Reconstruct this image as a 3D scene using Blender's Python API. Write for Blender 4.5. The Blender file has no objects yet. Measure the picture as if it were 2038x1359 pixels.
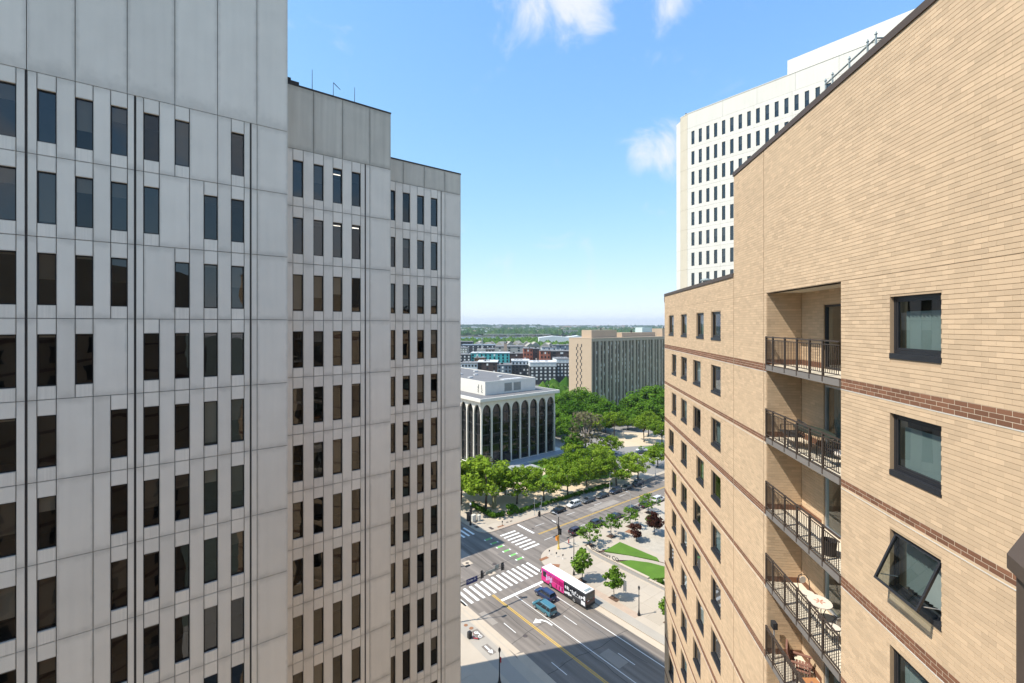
import bpy, math, random
import numpy as np
from mathutils import Vector, Matrix
R = math.radians
random.seed(7); rng = np.random.default_rng(7)
scene = bpy.context.scene
COL = scene.collection

# ------------------------------------------------------------------ camera, sky, sun, exposure
EYE = 53.0                       # eye height above the street, metres
cam_d = bpy.data.cameras.new('camera'); cam = bpy.data.objects.new('camera', cam_d); COL.objects.link(cam)
cam.location = (0, 0, EYE); cam.rotation_euler = (R(90), 0, 0)
cam_d.sensor_width = 36.0; cam_d.lens = 928.0 / 2038.0 * 36.0
cam_d.shift_y = -(679.5 - 646.0) / 2038.0
cam_d.clip_start = 0.1; cam_d.clip_end = 40000
scene.camera = cam

SUN_D = Vector((1.0, 0.285, -1.56))          # direction the sunlight travels
world = bpy.data.worlds.new('World'); scene.world = world; world.use_nodes = True
wn = world.node_tree.nodes; wl = world.node_tree.links
bg = wn['Background']
sky = wn.new('ShaderNodeTexSky'); sky.sky_type = 'NISHITA'; sky.sun_disc = False
sky.sun_elevation = math.atan2(1.56, math.hypot(1, .285)); sky.sun_rotation = math.atan2(-1.0, -0.285) % (2 * math.pi)
sky.air_density = 1.0; sky.dust_density = 0.0; sky.ozone_density = 4.5; sky.altitude = 200
SKY_STRENGTH = 0.15
bg.inputs['Strength'].default_value = SKY_STRENGTH

def world_sky():
    """thin fair-weather clouds drifting over the whole dome"""
    tc = wn.new('ShaderNodeTexCoord')
    mp = wn.new('ShaderNodeVectorMath'); mp.operation = 'NORMALIZE'; wl.new(tc.outputs['Generated'], mp.inputs[0])
    nz = wn.new('ShaderNodeTexNoise'); nz.inputs['Scale'].default_value = 9; nz.inputs['Detail'].default_value = 9; nz.inputs['Roughness'].default_value = 0.62; nz.inputs['Distortion'].default_value = .6
    wl.new(mp.outputs[0], nz.inputs['Vector'])
    dens = None
    clouds = [((91, 928, 672), .12, 1.0), ((30, 928, 690), .07, .55), ((318, 928, 640), .045, .6), ((315, 928, 352), .055, .95), ((268, 928, 352), .05, .8), ((-20, 928, 108), .06, .35), ((330, 928, 330), .05, .75),
              ((-900, 600, 700), .16, 1), ((-300, -900, 500), .18, 1), ((700, -700, 400), .2, 1), ((900, -200, 800), .15, .9), ((200, -500, 900), .2, .9), ((-800, -500, 350), .15, 1), ((900, 500, 600), .13, .9), ((400, -900, 250), .15, 1), ((950, -600, 180), .16, 1), ((-950, 150, 260), .15, .9)]
    for d, rad, amp in clouds:
        v = Vector(d).normalized()
        ds = wn.new('ShaderNodeVectorMath'); ds.operation = 'DISTANCE'; ds.inputs[1].default_value = v
        wl.new(mp.outputs[0], ds.inputs[0])
        mr = wn.new('ShaderNodeMapRange'); mr.interpolation_type = 'SMOOTHERSTEP'
        mr.inputs[1].default_value = 0; mr.inputs[2].default_value = rad * 1.6; mr.inputs[3].default_value = amp; mr.inputs[4].default_value = 0
        wl.new(ds.outputs['Value'], mr.inputs[0])
        if dens is None: dens = mr.outputs[0]
        else:
            mx = wn.new('ShaderNodeMath'); mx.operation = 'MAXIMUM'; wl.new(dens, mx.inputs[0]); wl.new(mr.outputs[0], mx.inputs[1]); dens = mx.outputs[0]
    ad = wn.new('ShaderNodeMath'); ad.operation = 'MULTIPLY_ADD'; wl.new(nz.outputs['Fac'], ad.inputs[0]); ad.inputs[1].default_value = 2.3; ad.inputs[2].default_value = -1.38
    sm = wn.new('ShaderNodeMath'); sm.operation = 'ADD'; wl.new(ad.outputs[0], sm.inputs[0]); wl.new(dens, sm.inputs[1])
    cl = wn.new('ShaderNodeMapRange'); cl.interpolation_type = 'SMOOTHSTEP'; wl.new(sm.outputs[0], cl.inputs[0])
    cl.inputs[1].default_value = .0; cl.inputs[2].default_value = .9; cl.inputs[3].default_value = 0; cl.inputs[4].default_value = .9
    mix = wn.new('ShaderNodeMix'); mix.data_type = 'RGBA'; wl.new(cl.outputs[0], mix.inputs[0])
    den = wn.new('ShaderNodeVectorMath'); den.operation = 'MULTIPLY_ADD'; den.inputs[1].default_value = (.17, .31, .85); den.inputs[2].default_value = (1,)*3; wl.new(sky.outputs[0], den.inputs[0])
    num = wn.new('ShaderNodeVectorMath'); num.operation = 'MULTIPLY'; num.inputs[1].default_value = (.94, 1.43, 3.4); wl.new(sky.outputs[0], num.inputs[0])
    div = wn.new('ShaderNodeVectorMath'); div.operation = 'DIVIDE'; wl.new(num.outputs[0], div.inputs[0]); wl.new(den.outputs[0], div.inputs[1]); wl.new(div.outputs[0], mix.inputs[6])   # even, hazy summer blue
    mix.inputs[7].default_value = (2.75, 2.8, 2.9, 1)
    wl.new(mix.outputs[2], bg.inputs['Color'])
world_sky()

sun_d = bpy.data.lights.new('sun', 'SUN'); sun = bpy.data.objects.new('sun', sun_d); COL.objects.link(sun)
sun_d.energy = 2.85; sun_d.angle = R(0.5); sun_d.color = (1, .94, .83)
sun.rotation_euler = SUN_D.to_track_quat('-Z', 'Y').to_euler(); sun.location = (-40, -10, 150)

scene.view_settings.view_transform = 'Standard'; scene.view_settings.look = 'None'
scene.view_settings.exposure = 1.24; scene.view_settings.gamma = 1; scene.view_settings.use_curve_mapping = False
scene.render.engine = 'CYCLES'
scene.cycles.max_bounces = 7; scene.cycles.diffuse_bounces = 4; scene.cycles.glossy_bounces = 4
scene.cycles.transparent_max_bounces = 12; scene.cycles.use_denoising = True
scene.cycles.volume_bounces = 0; scene.cycles.caustics_reflective = False; scene.cycles.caustics_refractive = False

# ------------------------------------------------------------------ street grid frame: u along the cross street, v along the bus street
_n = math.hypot(1170, 928); AX, AY = 1170 / _n, 928 / _n
TH = math.atan2(AY, AX)
def W(u, v, z=0.0): return (u * AX - v * AY, u * AY + v * AX, z)

# ------------------------------------------------------------------ helpers
class MB:
    def __init__(s): s.v = []; s.f = []; s.mi = []; s.cm = 0
    def _add(s, vs, fs):
        o = len(s.v); s.v += [tuple(p) for p in vs]
        for f in fs: s.f.append(tuple(o + i for i in f)); s.mi.append(s.cm)
    def box(s, x0, x1, y0, y1, z0, z1):
        s._add([(x0,y0,z0),(x1,y0,z0),(x1,y1,z0),(x0,y1,z0),(x0,y0,z1),(x1,y0,z1),(x1,y1,z1),(x0,y1,z1)],
               [(0,3,2,1),(4,5,6,7),(0,1,5,4),(1,2,6,5),(2,3,7,6),(3,0,4,7)]); return s
    def poly(s, pts): s._add(pts, [tuple(range(len(pts)))]); return s
    def sheet(s, pts, z): s._add([(x, y, z) for x, y in pts], [tuple(range(len(pts)))]); return s
    def prism(s, pts, z0, z1):
        n = len(pts)
        s._add([(x,y,z0) for x,y in pts] + [(x,y,z1) for x,y in pts],
               [tuple(range(n-1,-1,-1)), tuple(range(n,2*n))] + [(i,(i+1)%n,n+(i+1)%n,n+i) for i in range(n)]); return s
    def prism_y(s, pts, y0, y1):       # outline in x-z, extruded along y
        n = len(pts)
        s._add([(x,y0,z) for x,z in pts] + [(x,y1,z) for x,z in pts],
               [tuple(range(n)), tuple(range(2*n-1,n-1,-1))] + [(i,n+i,n+(i+1)%n,(i+1)%n) for i in range(n)]); return s
    def prism_x(s, pts, x0, x1):       # outline in y-z, extruded along x
        n = len(pts)
        s._add([(x0,y,z) for y,z in pts] + [(x1,y,z) for y,z in pts],
               [tuple(range(n-1,-1,-1)), tuple(range(n,2*n))] + [(i,(i+1)%n,n+(i+1)%n,n+i) for i in range(n)]); return s
    def tube(s, p0, p1, r0, r1=None, n=8):
        r1 = r0 if r1 is None else r1
        a = Vector(p0); b = Vector(p1); d = (b - a)
        if d.length < 1e-6: return s
        d.normalize(); e = Vector((0,0,1)) if abs(d.z) < .9 else Vector((1,0,0))
        x = d.cross(e).normalized(); y = d.cross(x)
        vs = []
        for c, r in ((a, r0), (b, r1)):
            for i in range(n):
                t = 2*math.pi*i/n; vs.append(c + x*(r*math.cos(t)) + y*(r*math.sin(t)))
        s._add(vs, [(i,(i+1)%n,n+(i+1)%n,n+i) for i in range(n)] + [tuple(range(n-1,-1,-1)), tuple(range(n,2*n))]); return s
    def path(s, pts, r, n=7):
        for a, b in zip(pts, pts[1:]): s.tube(a, b, r, r, n)
        return s
    def loft(s, rings, close=True):
        n = len(rings[0]); vs = [p for r in rings for p in r]; fs = []
        for k in range(len(rings)-1):
            for i in range(n): fs.append((k*n+i, k*n+(i+1)%n, (k+1)*n+(i+1)%n, (k+1)*n+i))
        if close: fs += [tuple(range(n-1,-1,-1)), tuple(range((len(rings)-1)*n, len(rings)*n))]
        s._add(vs, fs); return s
    def lathe(s, prof, n=14, c=(0,0)):
        return s.loft([[(c[0]+r*math.cos(2*math.pi*i/n), c[1]+r*math.sin(2*math.pi*i/n), z) for i in range(n)] for r, z in prof])
    def mesh(s, name, mats, smooth=False):
        me = bpy.data.meshes.new(name); me.from_pydata(s.v, [], s.f)
        for m in ([] if mats is None else mats if isinstance(mats, (list, tuple)) else [mats]): me.materials.append(m)
        if isinstance(mats, (list, tuple)) and len(mats) > 1: me.polygons.foreach_set('material_index', s.mi)
        me.polygons.foreach_set('use_smooth', [bool(smooth)]*len(me.polygons))
        if False: me.polygons.foreach_set('use_smooth', [True]*len(me.polygons))
        return me
    def build(s, name, mats, parent=None, loc=None, rz=0, smooth=False):
        return obj(name, s.mesh(name, mats, smooth), parent, loc, rz)

def obj(name, me, parent=None, loc=None, rz=0):
    o = bpy.data.objects.new(name, me); COL.objects.link(o)
    if parent: o.parent = parent
    if loc is not None: o.location = loc
    if rz: o.rotation_euler[2] = rz
    return o
def tag(o, label=None, cat=None, group=None, kind=None):
    if label: o['label'] = label
    if cat: o['category'] = cat
    if group: o['group'] = group
    if kind: o['kind'] = kind
    return o
def thing(name, label, cat, loc=(0,0,0), rz=0, group=None):
    o = bpy.data.objects.new(name, None); COL.objects.link(o); o.location = loc; o.rotation_euler[2] = rz; o.empty_display_size = .3
    return tag(o, label, cat, group)
def place(name, label, cat, u, v, z=0, rz=0, group=None):       # a thing standing on the street grid
    return thing(name, label, cat, W(u, v, z), TH + rz, group)
def copy_tree(o, parent=None):
    c = o.copy(); COL.objects.link(c); c.parent = parent
    for ch in o.children: copy_tree(ch, c)
    return c
def structure(o): o['kind'] = 'structure'; return o
def frame_at(o, u0, v0):                                          # children drawn in grid coordinates under a root at (u0,v0)
    o.location = (-u0, -v0, 0); return o

def np_mesh(name, verts, quads, mat, attr=None):
    me = bpy.data.meshes.new(name); nv = len(verts); nf = len(quads)
    me.vertices.add(nv); me.vertices.foreach_set('co', np.asarray(verts, np.float32).ravel())
    me.loops.add(nf*4); me.loops.foreach_set('vertex_index', np.asarray(quads, np.int32).ravel())
    me.polygons.add(nf); me.polygons.foreach_set('loop_start', np.arange(0, nf*4, 4, dtype=np.int32))
    try: me.polygons.foreach_set('loop_total', np.full(nf, 4, np.int32))
    except Exception: pass
    me.polygons.foreach_set('use_smooth', [False]*nf)
    me.update(calc_edges=True); me.materials.append(mat)
    if attr is not None:
        a = me.attributes.new('tone', 'FLOAT', 'FACE'); a.data.foreach_set('value', np.asarray(attr, np.float32))
    return me

# ------------------------------------------------------------------ materials
def nodes_of(m): m.use_nodes = True; return m.node_tree.nodes, m.node_tree.links, m.node_tree.nodes['Principled BSDF']
def mat(name, col, rough=.75, var=.12, scale=1.2, fine=.06, fscale=30, bump=0, bscale=60, metal=0, spec=.4, streak=0, tone=None, tamp=.3, coords='pos', coat=0, edge=0, sfreq=2.2):
    m = bpy.data.materials.new(name); N, L, P = nodes_of(m)
    P.inputs['Roughness'].default_value = rough; P.inputs['Metallic'].default_value = metal; P.inputs['Specular IOR Level'].default_value = spec
    if coat: P.inputs['Coat Weight'].default_value = coat; P.inputs['Coat Roughness'].default_value = .05
    if coords == 'pos': vec = N.new('ShaderNodeNewGeometry').outputs['Position']
    else: vec = N.new('ShaderNodeTexCoord').outputs['Object']
    def noise(sc, det, v=vec):
        t = N.new('ShaderNodeTexNoise'); t.inputs['Scale'].default_value = sc; t.inputs['Detail'].default_value = det; L.new(v, t.inputs['Vector']); return t.outputs['Fac']
    def madd(x, a, b):
        q = N.new('ShaderNodeMath'); q.operation = 'MULTIPLY_ADD'; L.new(x, q.inputs[0]); q.inputs[1].default_value = a; q.inputs[2].default_value = b; return q.outputs[0]
    def mul(x, y):
        q = N.new('ShaderNodeMath'); q.operation = 'MULTIPLY'; L.new(x, q.inputs[0]); L.new(y, q.inputs[1]); return q.outputs[0]
    k = madd(noise(scale, 5), 2*var, 1-var)
    if fine: k = mul(k, madd(noise(fscale, 3), 2*fine, 1-fine))
    if streak:
        mp = N.new('ShaderNodeMapping'); mp.inputs['Scale'].default_value = (sfreq, sfreq, .12); L.new(vec, mp.inputs['Vector'])
        k = mul(k, madd(noise(1.6, 4, mp.outputs[0]), 2*streak, 1-streak))
    if tone:
        if tone == 'attr': a = N.new('ShaderNodeAttribute'); a.attribute_name = 'tone'; f = a.outputs['Fac']
        else: f = N.new('ShaderNodeObjectInfo').outputs['Random']
        k = mul(k, madd(f, tamp, 1-tamp/2))
    if edge:                                   # grime gathered along the panel joints
        gc = N.new('ShaderNodeTexCoord'); sx = N.new('ShaderNodeSeparateXYZ'); L.new(gc.outputs['Generated'], sx.inputs[0]); es = []
        for ax in ('X', 'Z'):
            pp = N.new('ShaderNodeMath'); pp.operation = 'PINGPONG'; L.new(sx.outputs[ax], pp.inputs[0]); pp.inputs[1].default_value = .5; es.append(pp.outputs[0])
        mn = N.new('ShaderNodeMath'); mn.operation = 'MINIMUM'; L.new(es[0], mn.inputs[0]); L.new(es[1], mn.inputs[1])
        nn = madd(noise(2.5, 4), .10, -.05); am = N.new('ShaderNodeMath'); am.operation = 'ADD'; L.new(mn.outputs[0], am.inputs[0]); L.new(nn, am.inputs[1])
        er = N.new('ShaderNodeMapRange'); er.interpolation_type = 'SMOOTHSTEP'; L.new(am.outputs[0], er.inputs[0]); er.inputs[1].default_value = -.02; er.inputs[2].default_value = .10; er.inputs[3].default_value = 1-edge; er.inputs[4].default_value = 1
        k = mul(k, er.outputs[0])
    mx = N.new('ShaderNodeVectorMath'); mx.operation = 'SCALE'; mx.inputs[0].default_value = col[:3]; L.new(k, mx.inputs['Scale'])
    L.new(mx.outputs[0], P.inputs['Base Color'])
    if bump:
        b = N.new('ShaderNodeBump'); b.inputs['Strength'].default_value = bump; b.inputs['Distance'].default_value = .02
        L.new(noise(bscale, 4), b.inputs['Height']); L.new(b.outputs[0], P.inputs['Normal'])
    return m
def glass(name, tint, ior=2.2, rough=.02, trans=.35, wob=.0):
    """tinted architectural glass: part see-through, part mirror"""
    m = bpy.data.materials.new(name); m.use_nodes = True; N = m.node_tree.nodes; L = m.node_tree.links
    N.remove(N['Principled BSDF']); out = N['Material Output']
    tr = N.new('ShaderNodeBsdfTransparent'); tr.inputs[0].default_value = tuple(c*trans for c in tint) + (1,)
    gl = N.new('ShaderNodeBsdfGlossy'); gl.inputs['Roughness'].default_value = rough; gl.inputs['Color'].default_value = (.95,.97,1,1)
    fr = N.new('ShaderNodeFresnel'); fr.inputs['IOR'].default_value = ior
    gb = N.new('ShaderNodeNewGeometry'); bi = N.new('ShaderNodeMath'); bi.operation = 'MULTIPLY_ADD'; L.new(gb.outputs['Backfacing'], bi.inputs[0]); bi.inputs[1].default_value = 1/ior - ior; bi.inputs[2].default_value = ior; L.new(bi.outputs[0], fr.inputs['IOR'])   # same mirror strength from inside
    if wob:
        t = N.new('ShaderNodeTexNoise'); t.inputs['Scale'].default_value = .9; t.inputs['Detail'].default_value = 1
        g = N.new('ShaderNodeNewGeometry'); L.new(g.outputs['Position'], t.inputs['Vector'])
        b = N.new('ShaderNodeBump'); b.inputs['Strength'].default_value = wob; b.inputs['Distance'].default_value = .03; L.new(t.outputs['Fac'], b.inputs['Height']); L.new(b.outputs[0], gl.inputs['Normal'])
    mx = N.new('ShaderNodeMixShader'); L.new(fr.outputs[0], mx.inputs[0]); L.new(tr.outputs[0], mx.inputs[1]); L.new(gl.outputs[0], mx.inputs[2])
    L.new(mx.outputs[0], out.inputs['Surface']); return m
def leafmat(name, c1, c2, trans=.35):
    m = bpy.data.materials.new(name); m.use_nodes = True; N = m.node_tree.nodes; L = m.node_tree.links
    N.remove(N['Principled BSDF']); out = N['Material Output']
    a = N.new('ShaderNodeAttribute'); a.attribute_name = 'tone'
    oi = N.new('ShaderNodeObjectInfo')
    ad = N.new('ShaderNodeMath'); ad.operation = 'MULTIPLY_ADD'; L.new(oi.outputs['Random'], ad.inputs[0]); ad.inputs[1].default_value = .55; L.new(a.outputs['Fac'], ad.inputs[2])
    sb = N.new('ShaderNodeMath'); sb.operation = 'SUBTRACT'; L.new(ad.outputs[0], sb.inputs[0]); sb.inputs[1].default_value = .27; sb.use_clamp = True
    mx = N.new('ShaderNodeMix'); mx.data_type = 'RGBA'; L.new(sb.outputs[0], mx.inputs[0]); mx.inputs[6].default_value = (*c1, 1); mx.inputs[7].default_value = (*c2, 1)
    d = N.new('ShaderNodeBsdfDiffuse'); t = N.new('ShaderNodeBsdfTranslucent'); L.new(mx.outputs[2], d.inputs[0]); L.new(mx.outputs[2], t.inputs[0])
    s = N.new('ShaderNodeMixShader'); s.inputs[0].default_value = trans; L.new(d.outputs[0], s.inputs[1]); L.new(t.outputs[0], s.inputs[2])
    L.new(s.outputs[0], out.inputs['Surface']); return m
def paint(name, col, rough=.3, coat=.6): return mat(name, col, rough=rough, var=.03, fine=0, spec=.5, coat=coat)

M = {}
M['precast'] = mat('precast concrete', (.72,.672,.595), .85, var=.08, scale=.8, fine=.07, fscale=40, streak=.055, bump=.15, bscale=120, tone='obj', tamp=.10, edge=.22)
M['precast_sill'] = mat('stained precast sill', (.72,.672,.595), .85, var=.09, scale=.8, fine=.07, fscale=40, streak=.17, sfreq=9, tone='obj', tamp=.10, edge=.2)
M['precast_weathered'] = mat('weathered precast concrete', (.53,.495,.425), .88, var=.16, scale=.5, fine=.06, fscale=45, streak=.18, bump=.15, bscale=120, tone='obj', tamp=.08, edge=.25)
M['precast_white'] = mat('white precast concrete', (.66,.63,.57), .85, var=.05, scale=.4, fine=.03, streak=.06, tone='obj', tamp=.05)
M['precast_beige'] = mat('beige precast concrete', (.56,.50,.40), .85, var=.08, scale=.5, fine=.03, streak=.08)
M['bronze'] = mat('dark bronze frame', (.018,.016,.016), .45, var=.1, fine=0, metal=.3)
M['groove'] = mat('dark joint sealant', (.05,.045,.042), .9, var=.25, scale=3)
M['room'] = mat('office interior', (.10,.10,.10), .9, var=.4, scale=.8)
M['tube_light'] = mat('fluorescent tube', (.8,.8,.8), .5); M['tube_light'].node_tree.nodes['Principled BSDF'].inputs['Emission Color'].default_value = (1,.97,.9,1); M['tube_light'].node_tree.nodes['Principled BSDF'].inputs['Emission Strength'].default_value = 2.2
M['blind'] = mat('roller blind', (.46,.43,.37), .9, var=.06, tone='obj', tamp=.35)
M['glass_office'] = glass('bronze office glass', (.66,.62,.56), 1.75, .01, .5, .2)
M['glass_office_dark'] = glass('bronze office glass, darker', (.55,.52,.48), 1.7, .01, .28, .2); M['glass_office_clear'] = glass('bronze office glass, clearer', (.72,.70,.66), 1.6, .01, .68, .2)
M['glass_tower'] = glass('tower glass', (.5,.52,.56), 2.0, .02, .5)
M['brick'] = mat('buff brick', (.575,.42,.275), .9, var=.06, scale=.35, fine=.05, fscale=70, tone='attr', tamp=.24, streak=.05)
M['brick_one'] = mat('buff brick single', (.575,.42,.275), .9, var=.06, scale=.35, fine=.05, fscale=70, tone='obj', tamp=.20, streak=.05)
M['mortar'] = mat('buff mortar', (.46,.335,.22), .95, var=.08, scale=2, fine=.1)
M['brown_brick'] = mat('brown brick', (.20,.092,.052), .85, var=.08, fine=.1, fscale=60, tone='attr', tamp=.4)
M['brown_brick_one'] = mat('brown brick single', (.20,.092,.052), .85, var=.08, fine=.1, fscale=60, tone='obj', tamp=.4)
M['mortar_light'] = mat('pale mortar', (.60,.50,.38), .95, var=.1)
M['coping'] = mat('dark brown metal coping', (.10,.072,.056), .6, var=.15, scale=2, metal=.2)
M['flashing'] = mat('pale metal flashing', (.62,.58,.52), .6, var=.05)
M['rail'] = mat('bronze railing paint', (.06,.044,.035), .5, var=.15, scale=4)
M['slabedge'] = mat('grey balcony channel', (.20,.18,.165), .7, var=.1)
M['balcony_floor'] = mat('balcony concrete', (.62,.55,.44), .9, var=.1)
M['glass_home'] = glass('apartment glass', (.70,.82,.82), 1.7, .01, .62, .05)
M['curtain'] = mat('pale curtain', (.58,.60,.58), .95, var=.1, tone='obj', tamp=.4)
M['home_room'] = mat('apartment interior', (.10,.10,.095), .9, var=.4)
M['window_black'] = mat('black window frame', (.022,.023,.027), .4, var=.1, fine=0)
M['alu'] = mat('aluminium', (.55,.58,.62), .35, var=.05, metal=.7)
M['galv'] = mat('galvanised steel', (.34,.38,.37), .5, var=.12, metal=.4)
M['roof'] = mat('grey roof membrane', (.16,.155,.155), .9, var=.15, scale=.15)
M['roof_light'] = mat('pale roof membrane', (.5,.5,.5), .9, var=.15, scale=.1)
M['arch_white'] = mat('white stone', (.70,.66,.59), .7, var=.05, scale=.6, streak=.05)
M['arch_glass'] = glass('dark green glass', (.25,.42,.38), 1.55, .03, .35, .3)
M['black_metal'] = mat('black metal', (.02,.02,.022), .5, var=.1, fine=0)
M['grey_metal'] = mat('grey pole paint', (.42,.43,.44), .5, var=.1)
M['tan_brick'] = mat('pinkish tan brick', (.45,.345,.25), .9, var=.07, scale=.2, fine=.05, fscale=3)
M['fin'] = mat('concrete fin', (.42,.34,.265), .9, var=.1, scale=.15, streak=.1)
M['dark_win'] = mat('dark window glass', (.025,.03,.036), .2, var=.3, fine=0, spec=.25)
M['pale_win'] = mat('window with pale curtain', (.72,.72,.70), .5, var=.3, scale=.3)
# ================================================================== stepped precast office block (left)
def window_protos(w, h, mats, fr=.045, dep=.12):
    f = MB(); f.box(0, fr, 0, dep, 0, h); f.box(w-fr, w, 0, dep, 0, h); f.box(fr, w-fr, 0, dep, 0, fr); f.box(fr, w-fr, 0, dep, h-fr, h)
    p = MB(); p.poly([(fr,0,fr),(w-fr,0,fr),(w-fr,0,h-fr),(fr,0,h-fr)])
    return f.mesh('window_frame', mats[0]), p.mesh('pane', mats[1])
def build_left():
    u0, v0r = 7.1, 31.4
    root = place('office_block', 'pale grey precast concrete office block with stepped wings and narrow dark windows', 'building', u0, v0r)
    FL = 3.9; TOP = EYE + 12.0
    WW, WH = .66, 2.48
    fme, pme = window_protos(WW, WH, (M['bronze'], M['glass_office']))
    pds = [pme] + [window_protos(WW, WH, (M['bronze'], M[k]))[1] for k in ('glass_office', 'glass_office_dark', 'glass_office_clear')]
    g = .014
    blind_cache = {}
    def panel(name, a, b, z0, z1, vf, m='precast'):
        j = random.uniform(-.003, .003)
        bx = MB(); bx.box(a+g-u0, b-g-u0, vf+j-v0r, vf+.30-v0r, z0+g, z1-g); return bx.build(name, M[m], root)
    def win(a, z, vf, row):
        f = obj('window', fme, root, (a-u0+.002, vf-v0r+.10, z+.002))
        p = obj('pane', random.choice(pds), f, (0, .06, 0)); p.rotation_euler = (random.uniform(-.012,.012), 0, random.uniform(-.012,.012))
        k = random.choices([0,.06,.3,.5,.62,.95], [4,4,2,2,1.6,.8])[0]
        if k:
            if k not in blind_cache:
                b = MB(); hh = WH*k; b.box(.03, WW-.03, 0, .012, WH-hh, WH-.03); blind_cache[k] = b.mesh('blind', M['blind'])
            obj('blind', blind_cache[k], f, (0, .12, 0))
    def section(vf, ua, ub, cols, grooves, line, parapet, ztop, nfl, missing, zparm='precast_weathered'):
        for i in range(nfl):
            z1 = TOP - FL*i; z0 = z1 - FL
            miss = missing(i)
            prev = ua; j = 0
            edges = []                                     # plain strips between windows
            cur = ua
            while j < len(cols):
                l = cols[j]; r = l + WW
                if j in miss:
                    if j == 4: edges.append((cur, l)); nx = cols[j+1] if j+1 < len(cols) else r; panel('blank_panel', l, nx, z0, z1, vf); cur = nx; j += 1; cur_done = True; 
                    else: panel('blank_panel', cur, r, z0, z1, vf); cur = r; j += 1
                    continue
                if l - cur > .03: edges.append((cur, l))
                panel('head_panel', l, r, z1-.77, z1, vf); panel('sill_panel', l, r, z0, z0+.65, vf, 'precast_sill'); win(l, z0+.65, vf, i)
                cur = r; j += 1
            edges.append((cur, line)); panel('corner_panel', line, ub, z0, z1, vf)
            for a, b in edges:
                cut = [q for q in grooves if a < q < b]
                if cut: panel('pier_panel', a, cut[0]-.035, z0, z1, vf); panel('pier_panel', cut[0]+.035, b, z0, z1, vf)
                else: panel('pier_panel', a, b, z0, z1, vf)
        zb = TOP - FL*nfl
        for q in grooves: MB().box(q-.036-u0, q+.036-u0, vf+.03-v0r, vf+.07-v0r, zb, TOP).build('expansion_joint', M['groove'], root)
        for a, b in zip(parapet, parapet[1:]): panel('parapet_panel', a, b, TOP, ztop, vf, zparm)
        MB().box(ua-u0, ub-u0+.02, vf-.03-v0r, vf+.5-v0r, ztop, ztop+.1).build('roof_coping', M['groove'], root)
        MB().box(ua+.02-u0, ub-.02-u0, vf-v0r, vf+.3-v0r, 0, zb).build('base_wall', M['precast'], root)
        return zb
    c1 = [-10.58+1.331*k for k in range(4)] + [-5.27, -3.92, -2.59, -1.26, .06, 1.40, 2.73, 4.06]
    def miss1(i):
        # rows count down from the top; window indices counted from the fifth column
        m = {0:[6], 1:[5], 2:[4], 3:[3]}.get(i, [2])
        return [x+4 if x != 4 else 8 for x in m]
    # index 8 = the fifth visible column, whose blank panel replaces the strip to its right
    def section1():
        cols = c1; vf = 31.4; ua, ub = -11.4, 7.1; line = 5.40; grooves = [-8.3, -4.28, -.29, 5.06]
        for i in range(10):
            z1 = TOP - FL*i; z0 = z1 - FL; miss = miss1(i); cur = ua; edges = []
            for j, l in enumerate(cols):
                r = l + WW
                if j in miss:
                    if j == 8: edges.append((cur, l)); panel('blank_panel', l, cols[j+1], z0, z1, vf); cur = cols[j+1]
                    else: panel('blank_panel', cur, r, z0, z1, vf); cur = r
                    continue
                if l - cur > .03: edges.append((cur, l))
                panel('head_panel', l, r, z1-.77, z1, vf); panel('sill_panel', l, r, z0, z0+.65, vf, 'precast_sill'); win(l, z0+.65, vf, i); cur = r
            edges.append((cur, line)); panel('corner_panel', line, ub, z0, z1, vf)
            for a, b in edges:
                cut = [q for q in grooves if a < q < b]
                if cut: panel('pier_panel', a, cut[0]-.035, z0, z1, vf); panel('pier_panel', cut[0]+.035, b, z0, z1, vf)
                else: panel('pier_panel', a, b, z0, z1, vf)
        zb = TOP - FL*10
        for q in grooves: MB().box(q-.036-u0, q+.036-u0, vf+.03-v0r, vf+.07-v0r, zb, TOP).build('expansion_joint', M['groove'], root)
        pj = [-11.4, -8.3, -6.3, -4.27, -2.59, -.61, 1.40, 3.38, 5.39, 7.1]
        for a, b in zip(pj, pj[1:]): panel('parapet_panel', a, b, TOP, EYE+22, vf)
        MB().box(ua-u0, ub-u0+.02, vf-.03-v0r, vf+.5-v0r, EYE+22, EYE+22.1).build('roof_coping', M['groove'], root)
        MB().box(ua+.02-u0, ub-.02-u0, vf-v0r, vf+.3-v0r, 0, zb).build('base_wall', M['precast'], root)
    section1()
    none = lambda i: []
    section(34.1, 7.4, 15.08, [8.03, 9.38, 10.70, 12.05], [13.06], 13.41, [7.4, 9.38, 11.38, 13.41, 15.08], EYE+16.3, 12, none)
    section(36.75, 15.38, 23.1, [15.99, 17.33, 18.67, 20.0], [21.03], 21.41, [15.38, 17.36, 19.35, 21.41, 23.1], EYE+13.88, 13, none)
    # inner lining behind the piers so that no daylight shows through the joints
    for (vf, cols, ua, ub, nfl, zt) in ((31.4, c1, -11.4, 7.1, 10, EYE+22), (34.1, [8.03, 9.38, 10.70, 12.05], 7.4, 15.08, 12, EYE+16.3), (36.75, [15.99, 17.33, 18.67, 20.0], 15.38, 23.1, 13, EYE+13.88)):
        cur = ua
        for l in cols + [ub]:
            MB().box(cur-.03-u0, l+.03-u0, vf+.302-v0r, vf+.328-v0r, TOP-FL*nfl, TOP).build('lining', M['room'], root); cur = l + WW
        MB().box(ua-u0, ub-u0, vf+.302-v0r, vf+.328-v0r, TOP+.002, zt-.8).build('lining', M['room'], root)
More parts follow.
